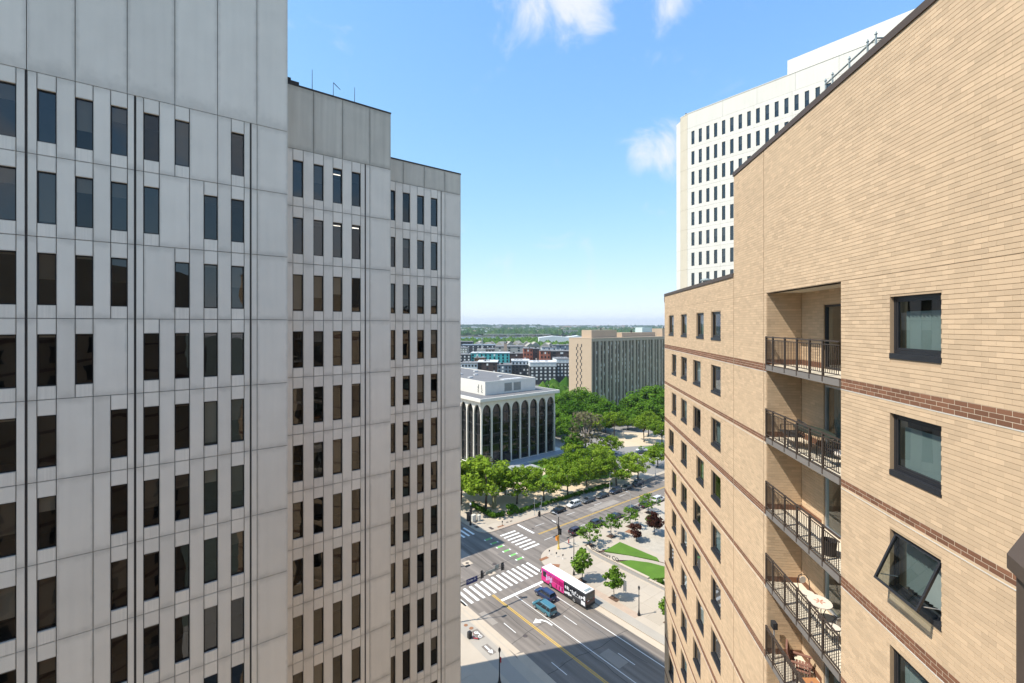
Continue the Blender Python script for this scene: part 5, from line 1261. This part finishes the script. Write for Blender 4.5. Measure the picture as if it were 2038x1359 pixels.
tg = place('banner', 'narrow pale banner on the pavement behind the young tree', 'banner', 73.6, 57.8, KZ); MB().tube((0,0,0),(0,0,3.2),.04,.04,6).build('post', M['grey_metal'], tg); MB().box(-.03, .03, -.75, -.05, 1.0, 3.1).build('panel', M['sign_white'], tg)
# ================================================================== things on the balconies
M['dark_green_metal'] = mat('dark green metal', (.03,.04,.032), .5); M['dark_mesh'] = mat('dark metal mesh', (.035,.037,.042), .5)
M['wood'] = mat('weathered red-brown wood', (.23,.115,.085), .7, var=.18, scale=3, fine=.15, fscale=20); M['wood_orange'] = mat('orange brown wood', (.42,.19,.08), .6, var=.12, scale=4)
M['tile_top'] = mat('pale tile top', (.66,.58,.50), .5, var=.12, scale=8); M['tile_flower'] = mat('terracotta tile inlay', (.45,.17,.10), .6)
def on_balcony(name, label, cat, s, y, i, rz=0): return thing(name, label, cat, RW(s, y, rb_floors[i]), RB + rz)
def slat_seat(r, w, d, z, m, n, back=None, legs=True, arm=True):
    for k in range(n): MB().box(-w/2, w/2, -d/2+k*d/n+.008, -d/2+(k+1)*d/n-.008, z-.025, z).build('seat_slat', m, r)
    if back:
        for k in range(6): x = -w/2+.03+(w-.06)*k/5; MB().prism_x([(d/2-.02,z-.02),(d/2+.02,z-.02),(d/2+.02+back*.3,z+back),(d/2-.02+back*.3,z+back)], x-.04, x+.04).build('back_slat', m, r)
        MB().prism_x([(d/2+back*.3-.03,z+back),(d/2+back*.3+.03,z+back),(d/2+back*.32+.03,z+back+.07),(d/2+back*.32-.03,z+back+.07)], -w/2, w/2).build('top_rail', m, r)
    for sx in (-1, 1):
        for sy in (-1, 1): MB().box(sx*(w/2-.03)-.03, sx*(w/2-.03)+.03, sy*(d/2-.03)-.03, sy*(d/2-.03)+.03, 0, z-.025 if not arm else (z+.22 if True else z)).build('leg', m, r)
        if arm: MB().box(sx*(w/2-.03)-.05, sx*(w/2-.03)+.05, -d/2-.04, d/2+.1, z+.22, z+.25).build('armrest', m, r)
# second balcony: dark table and chairs
r = on_balcony('patio_table', 'large dark green oval table on the second balcony from the top', 'table', 15.75, -.62, 1, 0)
MB().loft([[(1.05*math.cos(6.2832*k/24), .42*math.sin(6.2832*k/24), z) for k in range(24)] for z in (.70,.74)]).build('table_top', M['dark_green_metal'], r)
for sx in (-.75, .75):
    for sy in (-.25, .25): MB().tube((sx*.9,sy*1.1,0),(sx,sy,.70),.022,.02,6).build('leg', M['dark_green_metal'], r)
def mesh_chair(name, label, s, y, i, rz, w=.55):
    r = on_balcony(name, label, 'chair', s, y, i, rz)
    MB().box(-w/2, w/2, -.24, .24, .42, .445).build('seat', M['dark_mesh'], r)
    g = MB(); n = max(5, int(w/.1))
    for k in range(n): x = -w/2+.02+(w-.04)*k/(n-1); g.tube((x,.24,.43),(x,.34,.86),.012,.012,5)
    for z, yy in ((.58,.275),(.72,.31),(.86,.34)): g.tube((-w/2+.02,yy,z),(w/2-.02,yy,z),.012,.012,5)
    g.build('backrest', M['dark_mesh'], r)
    for sx in (-1, 1):
        for sy in (-1, 1): MB().tube((sx*(w/2-.02),sy*.26,0),(sx*(w/2-.03),sy*.22,.42),.015,.015,6).build('leg', M['dark_mesh'], r)
        MB().path([(sx*(w/2),-.2,.43),(sx*(w/2),-.2,.64),(sx*(w/2),.28,.64)], .013, 5).build('armrest', M['dark_mesh'], r)
mesh_chair('loveseat', 'dark mesh loveseat by the railing of the second balcony', 16.6, -.30, 1, R(170), 1.1)
mesh_chair('patio_chair', 'dark mesh chair at the near end of the second balcony', 14.3, -.5, 1, R(95))
mesh_chair('patio_chair', 'dark mesh chair beside the door of the second balcony', 13.7, -.75, 1, R(60))
r = on_balcony('floor_cushion', 'pale round cushion on the chair end of the second balcony', 'cushion', 13.6, -.35, 1); MB().lathe([(.05,.46),(.22,.47),(.25,.53),(.2,.58),(.05,.6)], 14).build('cushion', M['tile_top'], r, smooth=True)
# third balcony: black ribbed bin
r = on_balcony('plastic_bin', 'black ribbed plastic bin behind the railing of the third balcony', 'bin', 14.35, -.35, 2); b = MB(); b.lathe([(.16,0),(.2,.42),(.22,.43),(.22,.46),(.19,.46),(.17,.3),(.02,.28)], 16); b.build('body', M['trim'], r)
q = MB()
for k in range(12): a = 6.2832*k/12; q.tube((.165*math.cos(a),.165*math.sin(a),.02),(.205*math.cos(a),.205*math.sin(a),.41),.012,.012,4)
q.build('ribs', M['black_metal'], r)
# fourth balcony: mosaic bistro set
r = on_balcony('bistro_table', 'pale mosaic bistro table on the fourth balcony', 'table', 15.4, -.62, 3)
MB().loft([[(.42*math.cos(6.2832*k/20), .34*math.sin(6.2832*k/20), z) for k in range(20)] for z in (.70,.73)]).build('table_top', M['tile_top'], r)
f = MB()
for k in range(6): a = 6.2832*k/6; f.sheet([(.03*math.cos(a-.5),.03*math.sin(a-.5)),(.14*math.cos(a-.16),.14*math.sin(a-.16)),(.17*math.cos(a),.17*math.sin(a)),(.14*math.cos(a+.16),.14*math.sin(a+.16)),(.03*math.cos(a+.5),.03*math.sin(a+.5))], .735)
f.build('flower_inlay', M['tile_flower'], r)
for k in range(4): a = .78+1.571*k; MB().path([(.28*math.cos(a),.28*math.sin(a),0),(.10*math.cos(a),.10*math.sin(a),.35),(.26*math.cos(a),.22*math.sin(a),.70)], .014, 5).build('leg', M['black_metal'], r)
def bistro_chair(label, s, y, rz):
    r = on_balcony('bistro_chair', label, 'chair', s, y, 3, rz)
    MB().loft([[(.2*math.cos(6.2832*k/18), .2*math.sin(6.2832*k/18), z) for k in range(18)] for z in (.44,.47)]).build('seat', M['tile_top'], r)
    MB().path([(.2*math.cos(6.2832*k/18), .2*math.sin(6.2832*k/18), .45) for k in range(19)], .014, 5).build('seat_ring', M['black_metal'], r)
    f = MB(); f.path([(-.2,.16,.45),(-.21,.24,.8),(-.12,.28,.93),(0,.29,.97),(.12,.28,.93),(.21,.24,.8),(.2,.16,.45)], .014, 5); f.build('back_frame', M['black_metal'], r)
    d = MB(); d.loft([[(.12*math.cos(6.2832*k/16), yy, .78+.12*math.sin(6.2832*k/16)) for k in range(16)] for yy in (.255,.275)]); d.build('back_disc', M['tile_top'], r)
    for k in range(4): a = .78+1.571*k; MB().tube((.19*math.cos(a),.19*math.sin(a),0),(.16*math.cos(a),.16*math.sin(a),.44),.012,.012,5).build('leg', M['black_metal'], r)
bistro_chair('mosaic bistro chair at the far end of the fourth balcony', 16.35, -.72, R(-80)); bistro_chair('mosaic bistro stool chair at the near end of the fourth balcony', 14.5, -.55, R(100))
# fifth balcony: wooden armchairs and side table
r = on_balcony('wooden_armchair', 'weathered wooden armchair at the far end of the fifth balcony', 'chair', 16.7, -.68, 4, R(-25)); slat_seat(r, .62, .55, .42, M['wood'], 6, .55)
r = on_balcony('wooden_bench', 'weathered wooden bench at the near end of the fifth balcony', 'bench', 14.55, -.70, 4, R(0)); slat_seat(r, 1.3, .55, .42, M['wood'], 6, .5)
r = on_balcony('side_table', 'orange brown wooden side table with a shelf on the fifth balcony', 'table', 15.75, -.62, 4, R(6))
MB().box(-.28, .28, -.24, .24, .48, .51).build('table_top', M['wood_orange'], r); MB().box(-.25, .25, -.21, .21, .18, .2).build('shelf', M['wood_orange'], r)
for sx in (-1, 1):
    for sy in (-1, 1): MB().box(sx*.25-.02, sx*.25+.02, sy*.21-.02, sy*.21+.02, 0, .48).build('leg', M['wood_orange'], r)
r = on_balcony('railing_lamp', 'small dark lamp clipped on the fifth balcony railing corner', 'lamp', 17.6, -.15, 4); MB().tube((0,0,0),(0,0,1.15),.03,.03,6).build('post', M['alu'], r); MB().box(-.12, .12, -.08, .08, 1.15, 1.38).build('head', M['trim'], r)

# ================================================================== low-rise city beyond
def XY(px, Y): return ((px-1019)/928*Y, Y)
wcache = {}
def wmesh(w, h, m):
    k = (w, h, m)
    if k not in wcache: wcache[k] = MB().box(0, w, -.06, .03, 0, h).mesh('window', M[m])
    return wcache[k]
def block(label, pxa, pxb, Y, ztop, depth, wallm, winm='dark_win', fl=3.1, pitch=3.0, ww=1.5, wh=1.7, rz=0.0, sidem=None, roofm='roof', nmax=5, top=None, cat='building', name='apartment_block', zb=0):
    """a building whose front spans two bearings at distance Y; front faces the viewer"""
    xa, xb = XY(pxa, Y)[0], XY(pxb, Y)[0]; L_ = xb - xa
    r = thing(name, label, cat, (xa, Y, 0), rz, 'low-rise blocks beyond the arcade' if cat == 'building' else None)
    MB().box(0, L_, 0, depth, zb, ztop).build('wall', M[wallm], r)
    if top: MB().box(-.05, L_+.05, -.08, depth, ztop-3.4, ztop-.01).build('upper_wall', M[top], r)
    if sidem: MB().box(L_+.01, L_+.12, 0, depth, zb, ztop).build('side_wall', M[sidem], r)
    MB().box(-.3, L_+.3, -.35, depth+.3, ztop, ztop+.45).build('roof', M[roofm], r)
    n = int(L_/pitch); cnt = 0
    for i in range(nmax):
        z = ztop - 1.0 - wh - fl*i
        if z < zb+.3: break
        for k in range(n):
            if cnt > 60: break
            obj('window', wmesh(ww, wh, winm if random.random() < .8 else 'pale_win'), r, ((k+.5)*L_/n-ww/2, -.1, z)); cnt += 1
    rr = random.Random(int(pxa*7+Y))
    for _ in range(3): x = rr.uniform(.1,.8)*L_; MB().box(x, x+2.2, depth*.3, depth*.3+2, ztop+.45, ztop+1.5).build('roof_unit', M['roof_light'], r)
    return r
for n_, c_ in (('teal',(.10,.47,.46)),('redbrick',(.36,.12,.07)),('dark_and_shaded_brick',(.075,.05,.045)),('charcoal',(.05,.052,.058)),('offwhite',(.62,.63,.64)),('slate',(.16,.20,.24)),('taupe',(.34,.31,.27)),('greybeige',(.42,.40,.37)),('rustorange',(.33,.13,.04)),('palebrick',(.50,.36,.27)),('mauve',(.24,.15,.20))): M[n_] = mat(n_+' cladding', c_, .85, var=.1, scale=.1, fine=.06, fscale=1)  # the dark brick also stands for the red warehouses' shaded sides
block('charcoal apartment block with a white upper storey behind the arcaded building', 1055, 1108, 412, 19.3, 24, 'charcoal', 'pale_win', top='offwhite', pitch=3.4, ww=1.7, rz=R(4), roofm='roof_light')
block('charcoal block with white balconies beside the tan slab', 1108, 1136, 420, 21.8, 24, 'charcoal', 'pale_win', top='offwhite', pitch=3.0, rz=R(4))
block('white and mauve fronted apartment block, third from the tan slab', 1018, 1054, 428, 19.6, 22, 'charcoal', 'dark_win', top='offwhite', pitch=3.2, roofm='roof_light')
block('slate blue apartment block behind the arcade roof', 990, 1018, 402, 18.0, 20, 'slate', 'dark_win', pitch=2.8)
block('rust brown apartment block behind the arcade roof', 950, 990, 405, 20.2, 24, 'dark_and_shaded_brick', 'dark_win', pitch=4.5, sidem='charcoal', roofm='roof_light')
block('white apartment block behind the arcade roof near the office block', 918, 950, 400, 19.6, 20, 'offwhite', 'dark_win', pitch=2.6)
block('teal clad apartment block with dark windows', 937, 1014, 480, 23.6, 18, 'teal', 'dark_win', pitch=4.2, ww=1.6, wh=2.0, roofm='roof_light')
block('charcoal wing at the left end of the teal block', 905, 937, 478, 22.0, 18, 'charcoal', 'pale_win', pitch=3.5)
block('rust orange roof pavilion before the teal block', 944, 965, 455, 20.3, 8, 'rustorange', 'dark_win', pitch=2.2, ww=1.0)
block('small yellow fronted roof pavilion before the teal block', 968, 985, 450, 17.6, 8, 'palebrick', 'dark_win', pitch=3)
block('red brick warehouse with dark windows, nearer the teal block', 1042, 1060, 520, 26.2, 30, 'redbrick', 'dark_win', pitch=2.6, ww=1.4, wh=2.2, sidem='dark_and_shaded_brick', fl=4.4)  # side wall's shade is put into its darker material
block('side of the first red warehouse, its shade put into the brick colour', 1060.3, 1074, 521, 25.8, 30, 'dark_and_shaded_brick', 'dark_win', pitch=4)  # unlit side of the same red building, shade painted as a darker colour
block('second red brick warehouse nearer the tan slab', 1075, 1095.5, 505, 24.4, 24, 'redbrick', 'dark_win', pitch=2.8, ww=1.5, wh=2.2, fl=4.4)
block('long side of the second red warehouse, coloured as brick in shade', 1096, 1140, 506, 24.0, 24, 'dark_and_shaded_brick', 'dark_win', pitch=7, ww=3)  # red brick turned from the sun, its shade given by the dark colour
block('dark brick shed between the teal block and the red warehouse', 1014, 1042, 535, 19.6, 20, 'dark_and_shaded_brick', 'dark_win', pitch=9)
block('grey beige hall with a small tower', 985, 1042, 610, 24.2, 40, 'greybeige', 'dark_win', pitch=12, ww=2.5)
block('pale stair tower on the grey beige hall', 1003, 1009, 600, 29.5, 5, 'palebrick', 'dark_win', pitch=9)
block('pink and cream block before the grey hall', 966, 984, 575, 22.5, 12, 'palebrick', 'dark_win', pitch=3)
block('long dark roofed row behind the smokestack', 918, 985, 640, 24.6, 30, 'charcoal', 'pale_win', pitch=6, roofm='slate')
block('grey warehouse with white trim at the office block edge', 905, 930, 600, 23.0, 20, 'taupe', 'pale_win', pitch=3)
block('dark flat roofed block behind the long row', 900, 940, 720, 26.5, 25, 'charcoal', 'dark_win', pitch=8)
block('slate roofed block behind the second warehouse', 1078, 1108, 560, 25.6, 18, 'taupe', 'dark_win', pitch=5, top='offwhite')
block('dark low roof beside the slab behind the warehouses', 1100, 1140, 590, 26.8, 18, 'slate', 'dark_win', pitch=6)
s_ = thing('smokestack', 'slender white smokestack behind the teal block', 'chimney', (*XY(959.5, 560), 0)); MB().lathe([(1.5,0),(.7,36.5),(.8,36.6),(.6,37)], 12).build('stack', M['offwhite'], s_, smooth=True); MB().box(-6, 4, -4, 4, 0, 24).build('boiler_house', M['greybeige'], s_)
def hall():
    xa = XY(1073, 1000)[0]; r = thing('long_hall', 'long low white hall before the river trees', 'building', (xa, 1000, 0)); MB().prism_y([(0,0),(95,0),(95,27),(85,29.5),(60,26),(30,28.5),(0,25)], 0, 40).build('wall', M['offwhite'], r); MB().box(-1, 96, -1, 0, 12, 16).build('band', M['taupe'], r)
hall()
def gable(px, Y, w, d, h, col, label):
    x, y = XY(px, Y); r = thing('gabled_house', label, 'house', (x, y, 0), R(random.uniform(-30, 30)), 'gabled houses before the river trees')
    MB().box(-w/2, w/2, 0, d, 0, h).build('wall', M[col], r); MB().prism_y([(-w/2-.6,h),(w/2+.6,h),(0,h+w*.42)], -.6, d+.6).build('roof', M['taupe'], r)
    for k in (-.28, .18): obj('window', wmesh(1.5, 1.7, 'dark_win'), r, (w*k, -.05, h-3))
for k, (px, Y, w) in enumerate([(948,770,16),(958,800,18),(967,760,16),(978,790,18),(993,770,18),(1004,800,15),(1016,780,18),(1026,810,18),(1036,770,16),(1048,800,17),(1056,760,14),(1066,780,16),(1084,720,18),(1096,740,16)]): gable(px, Y, w, 14, 17.5, ('greybeige','palebrick','taupe')[k % 3], 'gabled house, %s from the office block edge in the far row' % ordn[k])
# river and bridge
rv = MB().sheet([(-400,1400),(-40,1380),(70,1460),(120,1700),(60,1980),(-60,2000),(-500,1900)], 0).build('river', M['water'], None, (0,0,-.05)); structure(rv)
br = thing('road_bridge', 'low road bridge crossing the river', 'bridge', (-60, 1930, 0), R(-4)); MB().box(-60, 220, 0, 10, 12.5, 14.5).build('deck', M['greybeige'], br)
for x in (-20, 40, 100, 160): MB().box(x, x+4, 1, 9, -.2, 12.5).build('pier', M['taupe'], br)
# --- tree belts and hills: wooded masses with a rough canopy
def canopy_mass(name, label, boxes, seed, c1, c2, size):
    rr = np.random.default_rng(seed); V = []; F = []; T = []; o = 0
    tet = np.array([(0,0,1),(.9,0,.1),(.3,.85,.15),(-.75,.5,.1),(-.75,-.5,.12),(.3,-.85,.1)]); tf = [(0,1,2,2),(0,2,3,3),(0,3,4,4),(0,4,5,5),(0,5,1,1)]
    for (px0, px1, Y0, Y1, z0, z1, n) in boxes:
        Y = rr.uniform(Y0, Y1, n); px = rr.uniform(px0, px1, n); X = (px-1019)/928*Y; s = size*rr.uniform(.6, 1.4, n); a = rr.uniform(0, 6.28, n)
        zb = z0 + (z1-z0)*rr.random(n)*.8
        for k in range(n):
            ca, sa = math.cos(a[k]), math.sin(a[k]); q = tet*(s[k], s[k], s[k]*rr.uniform(.7,1.15)); 
            p = np.stack([q[:,0]*ca-q[:,1]*sa+X[k], q[:,0]*sa+q[:,1]*ca+Y[k], q[:,2]+zb[k]], 1); V.append(p)
            for f in ((1,2,0),(2,3,0),(3,4,0),(4,5,0),(5,1,0)): F.append((o+f[0],o+f[1],o+f[2]))
            o += 6
    me = bpy.data.meshes.new(name); me.from_pydata(np.concatenate(V).tolist(), [], F)
    at = me.attributes.new('tone', 'FLOAT', 'FACE'); at.data.foreach_set('value', np.repeat(rr.random(len(F)//5), 5).astype(np.float32))
    me.materials.append(leafmat(name+' canopy', c1, c2, .1)); ob = obj(name, me); tag(ob, label, 'trees', kind='stuff'); return ob
canopy_mass('riverside_wood', 'belt of green trees before the river', [(900,1000,830,1250,4,13,900),(1030,1140,830,1300,3,12,900),(940,1140,700,830,2,8,260),(1000,1060,1250,1380,3,10,150)], 3, (.035,.09,.015), (.11,.19,.035), 9)
canopy_mass('neighbourhood_trees', 'street trees between the low-rise blocks', [(1075,1140,300,400,1,4,40),(920,1140,430,680,3,9,160)], 5, (.035,.09,.015), (.10,.18,.03), 5.5)
canopy_mass('far_wood', 'wooded far bank and valley floor', [(860,1340,2050,2900,3,16,2600),(860,1340,2900,4200,5,22,3200)], 8, (.03,.075,.02), (.075,.13,.03), 15)
def hill(name, px0, px1, Y, hmax, seed, m):
    rr = random.Random(seed); r = MB(); n = 70; top = []
    for k in range(n+1):
        px = px0+(px1-px0)*k/n; t = k/n; env = math.sin(math.pi*min(1, max(0, t)))**.5
        top.append((px, hmax*env*(.72+.16*math.sin(t*9+seed)+.08*math.sin(t*27+seed*2))))
    for (a, b) in zip(top, top[1:]):
        for (y0, f0), (y1, f1) in (((Y-900,0),(Y-350,.75)),((Y-350,.75),(Y,1)),((Y,1),(Y+900,.6))):
            p = [(*XY(a[0], y0), a[1]*f0), (*XY(b[0], y0), b[1]*f0), (*XY(b[0], y1), b[1]*f1), (*XY(a[0], y1), a[1]*f1)]; r.poly(p)
    structure(r.build(name, m))
hm = mat('wooded hill', (.03,.062,.03), .95, var=.5, scale=.02, fine=.3, fscale=.07)
hill('hill', 700, 1100, 5200, 47, 2, hm); hill('hill', 1000, 1500, 7600, 40, 5, hm); hill('hill', 500, 1400, 9500, 34, 9, hm)
canopy_mass('hill_wood', 'trees covering the far hills', [(860,1075,4600,5250,14,40,2400),(1040,1340,5600,7000,8,30,2200)], 12, (.022,.055,.022), (.045,.09,.032), 20)
# far buildings, a few pixels each, reading as one scattered town
def far_town():
    rr = random.Random(11); groups = {}
    for k in range(190):
        Y = rr.choice((2300, 2700, 3200, 3900, 4700))*rr.uniform(.95, 1.05); px = rr.uniform(905, 1335); x = (px-1019)/928*Y; w = rr.uniform(12, 46)*Y/3200; h = rr.uniform(14, 26)*(Y/3200)**.4 + (Y-2000)*.006
        groups.setdefault(rr.choice(('offwhite','greybeige','taupe','palebrick','offwhite')), MB()).box(x, x+w, Y, Y+20, 0, h)
    for m, b in groups.items(): tag(b.build('far_town', M[m]), 'scattered small buildings of the far town', 'buildings', kind='stuff')
far_town()
def farblock(label, pa, pb, Y, z, m, name='far_building', pz=None):
    xa, xb = XY(pa, Y)[0], XY(pb, Y)[0]; r = thing(name, label, 'building', (xa, Y, 0)); MB().box(0, xb-xa, 0, 25, 0, z).build('wall', M[m], r); MB().box(-.5, xb-xa+.5, -.5, 25.5, z, z+1.5).build('roof', M['taupe'], r)
    w = MB(); n = max(2, int((xb-xa)/9))
    for i in range(3):
        for k in range(n): w.box((k+.3)*(xb-xa)/n, (k+.65)*(xb-xa)/n, -.3, .1, z-5-7*i, z-2.2-7*i)
    tag(w.build('windows', M['dark_win'], r), kind='stuff')
farblock('long red brick block on the far river bank', 948, 969, 2350, 15, 'redbrick'); farblock('smaller red brick block next along the far bank', 976, 992, 2350, 16, 'redbrick'); farblock('pale block beside the small red one on the far bank', 993, 1012, 2500, 14, 'offwhite')
farblock('white tower block standing out on the far hill', 993.5, 997.5, 3900, 54, 'offwhite'); farblock('darker half of the tower block on the far hill', 997.6, 1000.5, 3910, 52, 'taupe'); farblock('pale industrial shed beyond the river', 1118, 1150, 2100, 26, 'greybeige')
# ================================================================== air
hz = MB().box(-9000, 9000, -700, 14000, -1.2, 200).build('haze', None); hz['kind'] = 'stuff'
hmat = bpy.data.materials.new('haze'); hmat.use_nodes = True; HN = hmat.node_tree.nodes; HN.remove(HN['Principled BSDF'])
pvn = HN.new('ShaderNodeVolumePrincipled'); pvn.inputs['Color'].default_value = (.78,.88,1,1); pvn.inputs['Density'].default_value = .00008; pvn.inputs['Anisotropy'].default_value = .2
hmat.node_tree.links.new(pvn.outputs[0], HN['Material Output'].inputs['Volume']); hz.data.materials.clear(); hz.data.materials.append(hmat)
